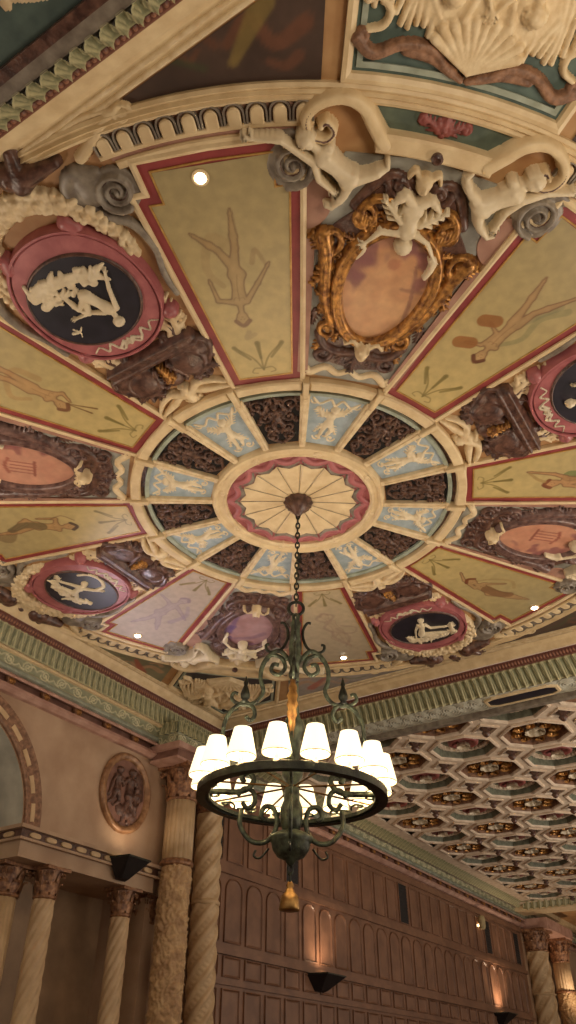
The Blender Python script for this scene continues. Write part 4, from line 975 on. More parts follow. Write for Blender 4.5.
    # scale for the shorter corners is handled by the clip above
tri=[(202.5,'dark painted spandrel triangle with serpent and bird, top centre'),(247.5,'dark painted spandrel beyond the top right edge'),(292.5,'dark painted spandrel beyond the right edge, upper'),(337.5,'dark painted spandrel beyond the right edge, lower'),
 (22.5,'grey-mauve painted spandrel triangle behind the chandelier stem, lower right'),(67.5,'green and red painted spandrel triangle at lower left'),(112.5,'painted spandrel beyond the left edge, lower'),(157.5,'painted spandrel beyond the left edge, upper')]
for a,lb in tri:
    sd=1 if (a%90)<45 else -1       # towards the diagonal
    diag=a+22.5*sd; d=11.6
    th0,th1=(diag-sd*d, diag-sd*40)
    inn,out=spandrel_poly(th0,th1,5.885)
    if len(inn)<3: continue
    n=len(inn); K=26; nn=60
    I=np.array(inn);O=np.array(out)
    u=np.linspace(0,n-1,nn); i0=np.minimum(u.astype(int),n-2); f=(u-i0)[:,None]
    I=I[i0]*(1-f)+I[i0+1]*f; O=O[i0]*(1-f)+O[i0+1]*f
    v=np.linspace(0,1,K)[None,:,None]; P=I[:,None]*(1-v)+O[:,None]*v
    X=P[...,0].ravel();Y=P[...,1].ravel(); idx=np.arange(nn*K).reshape(nn,K)
    F=np.stack([idx[:-1,:-1],idx[:-1,1:],idx[1:,1:],idx[1:,:-1]],-1).reshape(-1,4)
    if sd>0: F=F[:,::-1]
    dark=a in (202.5,247.5,292.5,337.5)
    bg=(74,58,50) if dark else ((150,142,136) if a==22.5 else (120,116,92))
    N=pnoise(X,Y,2.5,a)
    Cc=np.array(srgb(bg))*(1+.3*N)[:,None]
    m=(I[6]*.45+O[6]*.55); e=(I[0]-O[0]); e=e/np.linalg.norm(e); tdir=(I[20]-I[0]);tdir/=np.linalg.norm(tdir); rd=-e
    def Q(al,be): return tuple(I[0]+tdir*al+rd*be)
    c1=(128,108,62) if dark else (162,74,58); c2=(110,72,54) if dark else (178,140,110)
    blend(X,Y,Cc,[Q(.15,.45),Q(.4,.3),Q(.62,.5),Q(.8,.3)],.07,.04,c2,.8,.03)
    blend(X,Y,Cc,[Q(.5,.62),Q(.62,.4),Q(.75,.16)],.1,.04,c1,.8,.03)
    blend(X,Y,Cc,[Q(.9,.3),Q(1.1,.42),Q(1.22,.28),Q(1.12,.18),Q(1.05,.26)],.035,.02,c2,.7,.03)
    blend(X,Y,Cc,[Q(1.0,.12),Q(1.35,.2),Q(1.6,.1)],.03,.02,(70,78,52) if dark else (96,104,70),.6,.03)
    blend(X,Y,Cc,[Q(.2,.2),Q(.3,.12),Q(.45,.16)],.05,.03,c2,.7,.03)
    t=link('spandrel_painting',np.stack([X,Y,np.full(len(X),-.015)],1),F,'paint',None,cols=Cc); t.location=(CX,CY,CZ)
    tag(t,lb,'spandrel painting','painted spandrel triangles')

# ================================================================== WALL (left side, long)
# stepped cornice below the leaf band, running the whole hall
X0w,X1w=-4,52
prof=[(10.73,7.97),(10.70,7.95),(10.70,7.90),(10.80,7.86)]
def run(prof,name,m,x0=X0w,x1=X1w):
    V=[(x,y,z) for y,z in prof for x in (x0,x1)]
    F=[(2*i,2*i+1,2*i+3,2*i+2) for i in range(len(prof)-1)]
    return struct(link(name,V,F,m))
k_=10.95/10.8
def yz(ratio,y): return (y,1.6+y/ratio)
run([yz(1.684,10.73),yz(1.69,10.70),yz(1.70,10.70),yz(1.712,10.76)],'trim_40','cream')
a_=yz(1.712,10.76);b_=yz(1.77,10.80)
bandgrid((X0w,*a_),(X1w,*a_),(X0w,*b_),(X1w,*b_),56,2600,16,lambda S,T: fn_scroll(S,T,.42,(138,140,112),(208,200,164),.22),'trim_41',out=(0,-1,0))
run([yz(1.77,10.80),yz(1.778,10.77),yz(1.79,10.76),yz(1.805,10.82)],'trim_42','palegreen')
run([yz(1.805,10.82),yz(1.81,10.74),yz(1.825,10.74),yz(1.83,10.84)],'trim_43','pinkstone')
fz0=yz(1.83,10.90);fz1=yz(1.886,10.93)
run([(10.84,fz0[1]),(10.95,fz0[1]),(10.95,fz1[1])],'trim_44','frieze')
run([(10.95,fz1[1]+.01),(10.84,fz1[1]+.01),(10.82,fz1[1]-.05),(10.9,fz1[1]-.11),(10.98,fz1[1]-.12)],'trim_45','pinkstone')
print('frieze',fz0,fz1)
zf0,zf1=fz1[1],fz0[1]
b0=None; nb=0
for i in range(-2,58):
    x=8.02*1.02+.0+.82*(i)
    if x<2 or x>46: continue
    if b0 is None:
        mb=MB(); h=zf1-zf0
        mb.plate([(-.09,0),(.09,0),(.09,h),(-.09,h)],0,.1,.012)
        b0=empty('frieze_bracket',(x,10.95,zf0),'x','bracket','carved frieze brackets',(R(90),0,0))
        mb.obj('bracket_block','capital',b0); relief('rosette',flower(0,h*.5,.075),'gold',b0,base=.1,down=False,res=.012)
        t=b0
    else: t=dup(b0,(x,10.95,zf0))
    t['label']='small gilded rosette bracket in the brown frieze, one of the row along the wall cornice'; nb+=1
# continuous green leaf cornice of the coffered bay
bandgrid((15.1,10.25,8.02),(36.0,10.25,8.02),(15.1,10.62,7.86),(36.0,10.62,7.86),20.9,1600,18,lambda S,T: fn_leafband(S,T,.2),'trim_46',out=(0,-1,-1))
run([(10.62,7.90),(10.62,7.84),(10.9,7.84)],'trim_47','grey',15.1,52)
run([(10.73,7.98),(10.5,8.0),(10.2,8.3)],'trim_48','cream',-4,1.3)

# wall planes
WY=10.98; AX,AZ,AR=7.38,5.22,1.72
ztop=7.4
V=[];F=[]
def poly(pts,name,m,y=WY,th=None):
    V=[(x,y,z) for x,z in pts]; return struct(link(name,V,[list(range(len(V)))],m))
# spandrel wall above ledge with the arch cut out
arc=[(AX+AR*math.cos(R(u)),AZ+AR*math.sin(R(u))) for u in range(0,181,6)]
b=MB()
n=len(arc)
top=[(AX+ (AR+1.5)*math.cos(R(u)),) for u in range(0,181,6)]
Vw=[(x,WY,z) for x,z in arc]+[(max(2.6,min(12.8,AX+(x-AX)*3.2)),WY,ztop) for x,z in arc]
Fw=[(i,i+1,n+i+1,n+i) for i in range(n-1)]
Vw+=[(12.8,WY,AZ),(12.8,WY,ztop),(2.0,WY,AZ),(2.0,WY,ztop)]; q=2*n
Fw+=[(0,n,q+1,q),(n-1,q+2,q+3,2*n-1)]
# reveal of the arch
Vr=[(x,WY,z) for x,z in arc]+[(x,12.4,z) for x,z in arc]; m0=len(Vw)
struct(link('wall_left',Vw,Fw,'wall'))
struct(link('trim_50',Vr,[(i,n+i,n+i+1,i+1) for i in range(n-1)],'wallpale'))
b=MB(); b.box(-4,2.0,WY,WY+.3,0,ztop); b.box(12.8,14.4,WY+.001,WY+.3,0,ztop+.3); b.box(12.5,12.8,WY+.1,12.4,0,5.2); b.box(-4,14.3,WY+.02,WY+.3,ztop-.2,8.6); struct(b.obj('wall_west','wall'))
b=MB(); b.box(2.0,12.8,12.4,12.6,0,8.0); struct(b.obj('wall_niche','wallpale'))
b=MB(); b.box(9.1,12.8,12.2,12.39,0,4.8); b.box(2,5.66,12.2,12.39,0,4.8); struct(b.obj('wall_bay','wallshade'))
# niche string course (behind the arch)
b=MB(); b.box(5.7,9.06,12.3,12.4,5.35,5.45); b.box(5.7,9.06,12.34,12.4,4.85,5.2); struct(b.obj('trim_51','wallpale'))
# archivolt: brown band with pale panels
ta=empty('archivolt',(AX,WY,AZ),'brown archivolt with pale inlaid panels round the arched niche at left edge','archivolt',None,(R(90),0,0))
ro_=[(1.74,0),(1.74,.05),(1.78,.07),(1.82,.05),(1.96,.05),(2.0,.08),(2.06,.08),(2.08,0)]
Va=[];Fa=[]
for r_,h in ro_:
    for u in range(0,181,4): Va.append((r_*math.cos(R(u)),r_*math.sin(R(u)),h))
na=46
for j in range(len(ro_)-1):
    for i in range(na-1): Fa.append((j*na+i,(j+1)*na+i,(j+1)*na+i+1,j*na+i+1))
link('brown_band',Va,Fa,'coffbrown',ta)
for u in range(4,176,14): MB().plate(sector(1.845,1.935,u,u+9,4),.04,.065,.01).obj('pale_panel','stone',ta)
# ledge entablature, turned into the niche jamb
def entab(x0,x1,y0,y1,nm,lab):
    t=empty('entablature',((x0+x1)/2,(y0+y1)/2,4.78),lab,'entablature','ledges beside the arch')
    o3=((x0+x1)/2,(y0+y1)/2,4.78)
    MB().box(x0,x1,y0,y1,4.78,5.08).obj('architrave','wall',t,off=o3)
    MB().box(x0-.05,x1+.05,y0-.05,y1,5.06,5.2).obj('brown_frieze','umber',t,off=o3)
    MB().box(x0-.12,x1+.12,y0-.12,y1,5.2,5.26).box(x0-.08,x1+.08,y0-.08,y1,5.03,5.07).obj('shelf','wall',t,off=o3)
    k=0;x=x0+.12
    while x<x1-.2:
        MB().plate(ell(x+.12,0,.12,.045,20,3),0,.03,.008); mb=MB().plate(ell(x+.12,5.13,.12,.045,20,3),.0,.035,.01)
        mb.V=[(vx,y0-.05-vz,vy) for vx,vy,vz in mb.V]; mb.F=[f[::-1] for f in mb.F]; mb.obj('pale_oval','stone',t,off=o3); x+=.36;k+=1
    y=y0+.12
    while y<y1-.2:
        xs=x0-.05 if x0>AX else x1+.05
        mb=MB().plate(ell(y+.12,5.13,.12,.045,20,3),.0,.035,.01)
        mb.V=[((xs-vz) if x0>AX else xs+vz,vx,vy) for vx,vy,vz in mb.V]; mb.obj('pale_oval','stone',t,off=o3); y+=.36
    return t
entab(9.1,12.5,10.92,12.2,'e','projecting tan ledge with brown frieze of pale ovals between arch and fluted column')
entab(2.2,5.66,10.92,12.2,'e','ledge on the far side of the arch beyond the left edge')
# round wall medallion
twm=empty('wall_medallion',(11.45,WY,6.42),'bronze oval medallion with figure group on the tan wall at left','medallion',None,(R(90),0,0))
EO=ell(0,0,.66,.72,64)
MB().sweep(EO,[(.04,.0),(.05,.04),(.02,.09),(-.02,.1),(-.05,.07),(-.08,.07),(-.1,.02)][::-1]).obj('moulded_rim','bronzewall',twm,smooth=True)
MB().plate(offset(EO,-.09),.005,.02).obj('oval_ground','frieze',twm)
q=body(.075,(.12,.36),(.1,.2),(.08,-.06),armA=((.26,.12),(.2,-.02)),armB=((-.1,.14),(-.22,.22)),legA=((.2,-.26),(.1,-.48)),legB=((0,-.28),(-.02,-.5)),look=(0,0))
q+=body(.065,(-.2,.34),(-.22,.2),(-.22,-.02),armA=((-.08,.1),(.0,.18)),armB=((-.36,.08),(-.4,-.08)),legA=((-.3,-.18),(-.42,-.26)),legB=((-.14,-.18),(-.26,-.28)))
q+=body(.055,(.26,.1),(.28,-.02),(.24,-.2),armA=((.36,-.1),(.3,-.22)),armB=((.18,-.1),(.12,-.16)),legA=((.3,-.34),(.22,-.46)),legB=((.2,-.34),(.12,-.42)))
q+=[cap(.3,.3,.12,.36,.0,.1,.4),cap(-.1,-.3,.1,.2,-.36,.1,.4)]
q=[(a_*1.12,b_*1.12,c_*1.15,d_*1.12,e_*1.12,f_*1.15,g_,h_) for a_,b_,c_,d_,e_,f_,g_,h_ in q]
relief('figure_group',q,'umber',twm,res=.01,base=.02,down=False)

# ------------------------------------------------------------------ columns
def leafcap(t,z0,h,r,m='capital',n=8,sq=True):
    r*=1.05
    MB().lathe([(r*.98,z0),(r*1.08,z0+.02),(r*1.08,z0+.05),(r*.92,z0+.07),(r*.95,z0+h*.5),(r*1.2,z0+h*.88),(r*1.2,z0+h*.9)],n=24).obj('capital_bell',m,t,smooth=True)
    a=r*1.45; MB().plate([(-a,-a),(0,-a*.86),(a,-a),(a*.86,0),(a,a),(0,a*.86),(-a,a),(-a*.86,0)],z0+h*.88,z0+h,.01).obj('abacus',m,t)
    for row,(zb,hh,k) in enumerate(((z0+.06,h*.42,0),(z0+.1,h*.66,.5))):
        mb=MB()
        for i in range(n):
            an=2*pi*(i+k)/n; c,s=math.cos(an),math.sin(an); w=r*.34
            V=[];F=[]
            for j,(dr,f,wd) in enumerate(((.98,0,.8),(1.05,.35,1.0),(1.1,.7,.95),(1.22,.95,.7),(1.34,.98,.4),(1.36,.86,.15))):
                for q_ in (-1,-.4,0,.4,1):
                    rr=r*dr+(.03 if abs(q_)==.4 else (.045 if q_==0 else 0))*r*2; y=q_*w*wd
                    V.append((rr*c-y*s,rr*s+y*c,zb+hh*f-(abs(q_)*.05*hh)))
            for j in range(5):
                for q_ in range(4): F.append((j*5+q_,j*5+q_+1,(j+1)*5+q_+1,(j+1)*5+q_))
            mb.add(V,F)
        mb.obj('acanthus_leaves',m,t)
    mb=MB()
    for i in range(4):
        an=pi/4+i*pi/2
        for s_ in (-1,1):
            P=[]
            for k in range(16):
                f=k/15; rr=r*.2*(1-f*.8); th=-pi/2+f*2*pi*1.3
                P.append((r*1.15+r*.28+rr*math.cos(th),s_*r*.1,z0+h*.76+rr*math.sin(th)))
            P=[(p[0]*math.cos(an)-p[1]*math.sin(an),p[0]*math.sin(an)+p[1]*math.cos(an),p[2]) for p in P]
            mb.tube(P,r*.05,6)
    mb.obj('corner_volutes',m,t)
def column(x,y,r,ztop,caph,kind,label,group=None,z_ring=None,capmat='capital',shm='stone'):
    t=empty('column',(x,y,0),label,'column',group)
    MB().plate([(-r*1.5,-r*1.5),(r*1.5,-r*1.5),(r*1.5,r*1.5),(-r*1.5,r*1.5)],0,.15).lathe([(r*1.45,.15),(r*1.5,.22),(r*1.4,.3),(r*1.15,.34),(r*1.25,.42),(r*1.05,.48)]).obj('base',shm,t)
    zs1=ztop-caph
    def shaft(z0,z1,fn,nm,m,nz,n=72,rt=.93):
        prof=[(r*(1-(1-rt)*((z-.48)/(zs1-.48))),z) for z in np.linspace(z0,z1,nz)]
        MB().lathe(prof,n=n,fn=fn).obj(nm,m,t,smooth=True)
    flu=lambda a,z: 1-.06*(math.cos(a*18)>.2)
    tws=lambda a,z: 1+.075*math.sin(7*a+z*(2.6/r))**1 if True else 1
    if kind=='fluted': shaft(.48,zs1,flu,'shaft',shm,2,144)
    elif kind=='twisted': shaft(.48,zs1,lambda a,z: 1+.14*abs(math.sin(4*a-z*12))-.07,'shaft',shm,int((zs1-.48)/.022),64)
    elif kind=='carved':
        def cf(a,z):
            v=Vector((math.cos(a)*1.6,math.sin(a)*1.6,z*3.6)); v2=v*3.1
            return 1+.22*abs(noise.noise(v*2.2))+.12*abs(noise.noise(v2*1.3))-.08+.03*noise.noise(v2*2.3)
        shaft(.48,z_ring,cf,'carved_shaft','stonew',330,96,1.0); shaft(z_ring+.08,zs1,flu,'fluted_shaft',shm,2,144,1.0)
        MB().lathe([(r*1.02,z_ring-.03),(r*1.12,z_ring),(r*1.12,z_ring+.05),(r*1.0,z_ring+.1)],n=32).obj('ring_collar','capital',t,smooth=True)
    elif kind=='twistband':
        tf=lambda a,z: 1+.13*max(0,math.sin(5*a-z*4.4/r))**.7-.06+.02*math.sin(z*60+a*8)*(math.sin(5*a-z*4.4/r)<-.4)
        shaft(.48,z_ring,tf,'lower_shaft',shm,int((z_ring-.48)/.016),80,1.0); shaft(z_ring+.06,zs1,tf,'upper_shaft',shm,int((zs1-z_ring)/.016),80,1.0)
        MB().lathe([(r*1.0,z_ring-.02),(r*1.1,z_ring),(r*1.1,z_ring+.04),(r*1.0,z_ring+.08)],n=32).obj('ring_collar',shm,t,smooth=True)
    leafcap(t,zs1,caph,r*.95,capmat)
    return t
column(10.0,11.12,.185,4.78,.5,'twisted','slender twisted column under the ledge, nearest the left edge','slender columns under the ledge')
column(9.5,11.6,.27,4.78,.5,'fluted','smooth pale column at the left edge behind the slender twisted one','slender columns under the ledge')
column(11.89,11.12,.18,4.78,.5,'twisted','twisted column in shade under the ledge, nearest the large carved column','slender columns under the ledge')
column(12.75,11.3,.22,4.78,.5,'fluted','pale plain column in shade tucked behind the large carved column','slender columns under the ledge')
column(12.78,10.62,.30,7.2,.7,'carved','large column fluted above and carved below with gilded capital, left of the twisted one',z_ring=5.28)
column(13.82,10.65,.27,7.2,.7,'twistband','large twisted column beside the walnut panelling, below the chandelier ring',z_ring=4.75)
# frieze break over the columns
b=MB(); b.box(12.1,14.3,10.25,10.95,7.2,7.38); struct(b.obj('trim_52','frieze'))
b=MB(); b.box(12.0,14.4,10.15,10.95,7.38,7.5).box(12.05,14.35,10.22,10.95,7.17,7.22); struct(b.obj('trim_53','pinkstone'))
b=MB(); b.box(12.1,14.33,10.3,10.95,7.5,7.97); struct(b.obj('trim_54','palegreen'))

for A_,B_,nm,o_ in (((12.08,10.28),(14.34,10.28),'trim_55',(0,-1,0)),((12.08,10.95),(12.08,10.28),'trim_56',(-1,0,0))):
    L_=math.hypot(A_[0]-B_[0],A_[1]-B_[1])
    bandgrid((*A_,7.98),(*B_,7.98),(*A_,7.72),(*B_,7.72),L_,int(L_/.01),20,lambda S,T: fn_leafband(S,T,.15),nm,out=o_)
    bandgrid((*A_,7.71),(*B_,7.71),(*A_,7.5),(*B_,7.5),L_,int(L_/.01),18,lambda S,T: fn_scroll(S,T,.35,(138,140,112),(208,200,164),.2),nm.replace('5','6',1).replace('trim_6','trim_9'),out=o_)

# ------------------------------------------------------------------ walnut panelling
PX0,PX1=14.3,35.4; p=.805
b=MB(); b.box(PX0,PX1,WY,WY+.3,0,7.5); struct(b.obj('wall_panelled','wood'))
def frame(mb,x0,x1,z0,z1,arch=False,h=.035,w=.035):
    P=[(x0,z0),(x1,z0)]
    if arch:
        c=(x0+x1)/2; r=(x1-x0)/2; P+=[(c+r*math.cos(R(u)),z1-r*.8+r*.8*math.sin(R(u))) for u in range(0,181,15)]
    else: P+=[(x1,z1),(x0,z1)]
    s=MB(); s.sweep(P,[(0,0),(0,h),(-w*.5,h*1.2),(-w,h*.2),(-w-.02,0)]); 
    mb.add([(vx,WY-vz,vy) for vx,vy,vz in s.V],[f[::-1] for f in s.F])
mb=MB(); slots={0,4,12,21}
k=0; x=14.44
while x+.35<PX1:
    x0,x1=x-.31,x+.31
    frame(mb,x0,x1,5.84,6.95 if 1 else 0); frame(mb,x0,x1,4.25,5.52,True); frame(mb,x0,x1,3.62,4.0)
    frame(mb,x0,x1,1.2,3.42); frame(mb,x0,x1,.2,1.05)
    x+=p;k+=1
struct(mb.obj('trim_60','wood'))
b=MB()
for z0,z1,h in ((5.58,5.7,.07),(4.02,4.12,.08),(3.48,3.55,.05),(7.05,7.17,.06),(0,.16,.05),(1.08,1.16,.04)): b.box(PX0,PX1,WY-h,WY,z0,z1)
struct(b.obj('trim_61','wood'))
sl={0:'tall black ventilation slot directly right of the twisted column',4:'tall black ventilation slot behind the chandelier tassel',12:'tall black slot mid-way along the walnut wall',21:'tall black slot beside the small white light at the far end',25:'black slot at the far end of the walnut wall, next to the far twisted column'}
for k,lb in sl.items():
    xx=14.44+p*k; t=empty('vent_slot',(xx,WY,5.84),lb,'vent','ventilation slots high on the panelling')
    MB().box(-.3,.3,-.02,-.005,0,1.12).obj('grille_panel','slot',t); mb=MB()
    for z in np.arange(.08,1.1,.09): mb.box(-.28,.28,-.035,-.02,z,z+.03)
    mb.obj('louvre_bars','slot',t)
t=empty('wall_lamp',(14.44+p*20,WY,6.55),'small white glowing lamp high on the far end of the walnut wall','lamp')
MB().lathe([(.09,0),(.12,.1),(.13,.3),(.1,.42),(.05,.44)],(0,-.16,0),16).obj('glass_shade','shaderim',t); MB().box(-.04,.04,-.16,0,.1,.16).obj('arm','iron',t)
setmat(t.children[0],'bulb')
# uplight bowls
def uplight(x,z,label,w=.55,d=.5,e=60,lean=0):
    t=empty('wall_uplight',(x,WY,z),label,'uplight','dark wedge uplights')
    V=[(-w,0,0),(w,0,0),(w*.8,-d,.0),(-w*.8,-d,0),(-w*.35,0,-.32),(w*.35,0,-.32),(w*.25,-d*.3,-.3),(-w*.25,-d*.3,-.3)]
    MB().add(V,[(0,4,5,1),(1,5,6,2),(2,6,7,3),(3,7,4,0),(4,7,6,5)]).obj('bowl','slot',t)
    MB().sweep([(-w,0),(w,0),(w*.8,-d),(-w*.8,-d)][::-1],[(0,0),(.02,0),(.02,.03),(-.02,.03),(-.02,0)]).obj('rim','iron',t)
    MB().lathe([(.05,-.1),(.06,-.05),(.03,-.0)],(0,-d*.5,0),12).obj('bulb','bulb',t)
    l=bpy.data.lights.new('uplight_beam','SPOT'); l.energy=e; l.spot_size=R(150); l.spot_blend=1; l.color=(1,.74,.50); l.shadow_soft_size=.12
    lo=bpy.data.objects.new('uplight_beam',l); COL.objects.link(lo); lo.parent=t; lo.location=(0,-d*.8,.06); lo.rotation_euler=(R(180),0,0)
    return t
uplight(18.9,3.98,'dark wedge uplight washing the walnut arches with warm light, below the tassel',e=95)
uplight(31.5,4.0,'dark wedge uplight at the far end of the walnut wall',e=150)
t=uplight(11.55,5.12,'dark wedge uplight hung on the ledge below the bronze medallion',w=.36,d=.42,e=26); t.location=(11.5,10.86,5.14)

# ------------------------------------------------------------------ coffered bay
ZC=7.96; pit=1.65
ap=.70
def octo(r): k=math.tan(R(22.5)); return [(r,-r*k),(r,r*k),(r*k,r),(-r*k,r),(-r,r*k),(-r,-r*k),(-r*k,-r),(r*k,-r)]
h2=pit/2; cc=.30
outp=[(h2,-(h2-cc)),(h2,h2-cc),(h2-cc,h2),(-(h2-cc),h2),(-h2,h2-cc),(-h2,-(h2-cc)),(-(h2-cc),-h2),(h2-cc,-h2)]
inp=octo(ap*.93)
cell=MB().add([(x,y,0) for x,y in inp]+[(x,y,0) for x,y in outp],[(i,(i+1)%8,8+(i+1)%8,8+i) for i in range(8)])
import sys
f_=778;th_=math.atan2(588,778);yw=R(32.1)
def visx(X,Y,Z):
    Z-=1.6; Rr=X*math.sin(yw)-Y*math.cos(yw);Ff=X*math.cos(yw)+Y*math.sin(yw)
    dep=Ff*math.cos(th_)+Z*math.sin(th_); return 288+f_*Rr/dep
def coffer(red):
    t=empty('ceiling_coffer',(0,0,0),'x','coffer','octagonal ceiling coffers')
    MB().sweep(octo(ap),[(.04,0),(.04,-.035),(.0,-.05),(-.035,-.03),(-.05,0)]).obj('rim','coffered',t)
    mb=MB().sweep(octo(ap*.93),[(0,0),(-.02,.14),(-.06,.16),(-.06,.2)])
    mb.obj('well','coffgreen' if red else 'coffbrown',t)
    MB().plate(octo(ap*.9),.24,.2).obj('back_panel','coffgreen' if red else 'coffbrown',t)
    MB().lathe([(ap*.86,.22),(ap*.86,.12),(ap*.76,.12),(ap*.76,.22)],n=96,fn=lambda a_,z: 1-.05*((a_*96/(2*pi))%3>1.5)).obj('dentil_ring','coffered' if red else 'gold',t)
    if red:
        MB().lathe([(.36,.2),(.34,.1),(.28,.08),(.24,.13),(.16,.14),(.12,.2)],n=24).obj('red_ring','coffred',t,smooth=True)
        relief('rosette',flower(0,0,.15,.7,0,8),'ivory',t,res=.02,base=-.12)
        t.children[-1].location=(0,0,0)
    else:
        q=[]
        for i in range(8): q+=spiral(.4*math.cos(R(i*45)),.4*math.sin(R(i*45)),.1,i*45,1.2,.035,.02,1)
        relief('scroll_ring',q,'gold',t,res=.022,base=-.17)
        relief('rosette',flower(0,0,.22,.6,0,8),'ivory',t,res=.02,base=-.15)
    return t
cr_,cb_=coffer(True),coffer(False); usedr=usedb=False
ta2=empty('ceiling_boss',(0,0,0),'x','ceiling boss','small diamond bosses between the coffers')
D=[(0,-.27),(.27,0),(0,.27),(-.27,0)]
MB().plate(D,.06,.05).obj('dark_diamond','umber',ta2); MB().sweep(D,[(.03,0),(.03,-.03),(0,-.04),(-.03,.0),(-.03,.06)]).obj('diamond_rim','coffered',ta2)
MB().lathe([(.11,.05),(.13,0),(.06,-.06),(.1,-.1),(.05,-.17),(.01,-.19)],n=14).obj('pendant','umber',ta2,smooth=True)
ub=False; cV=MB(); halves={}
import bmesh
def clip_half(t):      # the first row runs into the beam: only its far half exists
    for ch in [o for o in bpy.data.objects if o.parent==t]:
        key=ch.data.name
        if key not in halves:
            me=ch.data.copy(); bm=bmesh.new(); bm.from_mesh(me)
            bmesh.ops.bisect_plane(bm,geom=bm.verts[:]+bm.edges[:]+bm.faces[:],plane_co=(.002,0,0),plane_no=(-1,0,0),clear_outer=True)
            bm.to_mesh(me); bm.free(); halves[key]=me
        ch.data=halves[key]

for ix in range(12):
    for iy in range(10):
        X=15.1+1.648*ix; Y=9.12-1.655*iy
        if visx(X,Y,ZC)>690: continue
        cV.add([(max(15.1,vx+X),vy+Y,ZC) for vx,vy,vz in cell.V],cell.F)
        red=(ix+iy)%2==(0 if True else 1)
        # brown at (16.75,4.15) ix=1, iy=3 -> even sum is brown
        red=(ix+iy)%2==1
        rown=['first','second','third','fourth','fifth','sixth','seventh','eighth','ninth','tenth','eleventh','twelfth']
        lb='%s octagonal coffer, %s row from the near beam, %s from the walnut wall'%('green and red' if red else 'brown carved',rown[ix],rown[iy])
        src=cr_ if red else cb_
        if ix==1 and red and not usedr: t=src; usedr=True
        elif ix==1 and (not red) and not usedb: t=src; usedb=True
        else: t=dup(src)
        t.location=(X,Y,ZC); t['label']=lb
        if ix==0: clip_half(t)
        if iy>=0:
            u=ta2 if not ub else dup(ta2); ub=True
            u.location=(X+.824,Y-.8275,ZC); u['label']='dark diamond boss, %s row from the near beam, %s from the walnut wall'%(rown[ix],rown[iy])
struct(cV.obj('ceiling_coffered','coffered'))
b=MB(); b.box(14.9,35.2,9.93,10.3,7.96,8.0); b.box(34.05,35.4,-6,10.6,7.9,8.0); b.box(14.9,36,-8,10.9,8.28,8.3); struct(b.obj('ceiling_border','coffered'))
bandgrid((34.0,-6,7.96),(34.0,10.25,7.96),(34.5,-6,7.76),(34.5,10.4,7.76),16.3,900,14,lambda S,T: fn_leafband(S,T,.25),'trim_62',out=(-1,0,-1))
b=MB(); b.box(34.5,35.6,-6,10.9,7.7,8.2); struct(b.obj('trim_63','cream'))
b=MB(); b.box(35.6,50,-6,11.2,8.2,8.3); b.box(34.4,36.2,-6,11.2,8.15,8.3); struct(b.obj('ceiling_far','tan'))
b=MB(); b.box(15.1,50,10.4,11.3,8.02,8.3); b.box(14.3,50,10.97,11.3,7.3,8.3); struct(b.obj('trim_72','cream'))
b=MB(); b.box(35.4,50,WY,WY+.3,0,7.5); b.box(50,50.3,-6,11,0,8.3); struct(b.obj('wall_far','wall'))
column(36.0,10.6,.42,7.2,.8,'twistband','far twisted column at the end of the walnut wall',z_ring=4.9)
column(38.9,10.5,.36,7.2,.9,'carved','far brightly lit fluted column with dark gilded capital at the right edge',z_ring=5.2)
b=MB(); b.box(35.7,39.4,9.9,10.95,7.2,7.6); struct(b.obj('trim_64','pinkstone'))
uplight(38.3,3.6,'dark wedge uplight in front of the far lit column',e=260).location=(38.0,9.7,3.9)
b=MB(); b.box(-14,52,-14,12.6,-.1,0); struct(b.obj('floor','floor'))

# ================================================================== CHANDELIER
view=math.atan2(4.64,7.68)
TILT=R(1.45)
ch=empty('chandelier',(CX,CY,CZ-.05),'large green-black wrought iron chandelier ring with cream shades hanging from the painted ceiling','chandelier')
ch.rotation_euler=(0,0,view)      # local +x away from camera, +y to the left of it
RM=Matrix.Rotation(-TILT,4,'X')@Matrix.Identity(4)
ch.rotation_euler=(Matrix.Rotation(view,4,'Z')@Matrix.Rotation(TILT,4,'X')).to_euler()
O=lambda z: z-(CZ-.05)
c=MB(); c.lathe([(.2,O(8.57)),(.21,O(8.54)),(.15,O(8.5)),(.17,O(8.47)),(.1,O(8.41)),(.06,O(8.36)),(.03,O(8.3))],n=36,fn=lambda a,z: 1+.05*math.cos(a*12)); c.obj('ceiling_canopy','umber',ch,smooth=True)
z=8.3;i=0
link_mesh=None
while z>6.86:
    P=[(.026*math.cos(2*pi*k/14),0,.055*math.sin(2*pi*k/14)) for k in range(14)]
    if link_mesh is None:
        lo=MB().tube(P,.011,6,up=(0,1,0),closed=True).obj('chain_link','iron',ch,smooth=True); link_mesh=lo
    else: lo=link_mesh.copy(); COL.objects.link(lo)
    lo.location=(0,0,O(z)); lo.rotation_euler=(0,0,0 if i%2 else pi/2); z-=.084;i+=1
MB().tube([(0,.1*math.cos(2*pi*k/20),O(6.78)+.1*math.sin(2*pi*k/20)) for k in range(20)],.022,8,up=(1,0,0),closed=True).obj('suspension_loop','iron',ch,smooth=True)
MB().lathe([(.03,O(6.7)),(.06,O(6.66)),(.05,O(6.6)),(.075,O(6.55)),(.06,O(6.48)),(.085,O(6.2)),(.07,O(6.1)),(.1,O(6.05)),(.06,O(5.95)),(.05,O(5.6)),(.06,O(5.55)),(.05,O(5.5)),(.07,O(5.3)),(.12,O(5.2)),(.13,O(5.1)),(.08,O(5.0)),(.075,O(4.7)),(.12,O(4.62)),(.12,O(4.56)),(.08,O(4.5)),(.09,O(4.3)),(.13,O(4.2)),(.12,O(4.05)),(.09,O(3.95))],n=16).obj('stem','verdi',ch,smooth=True)
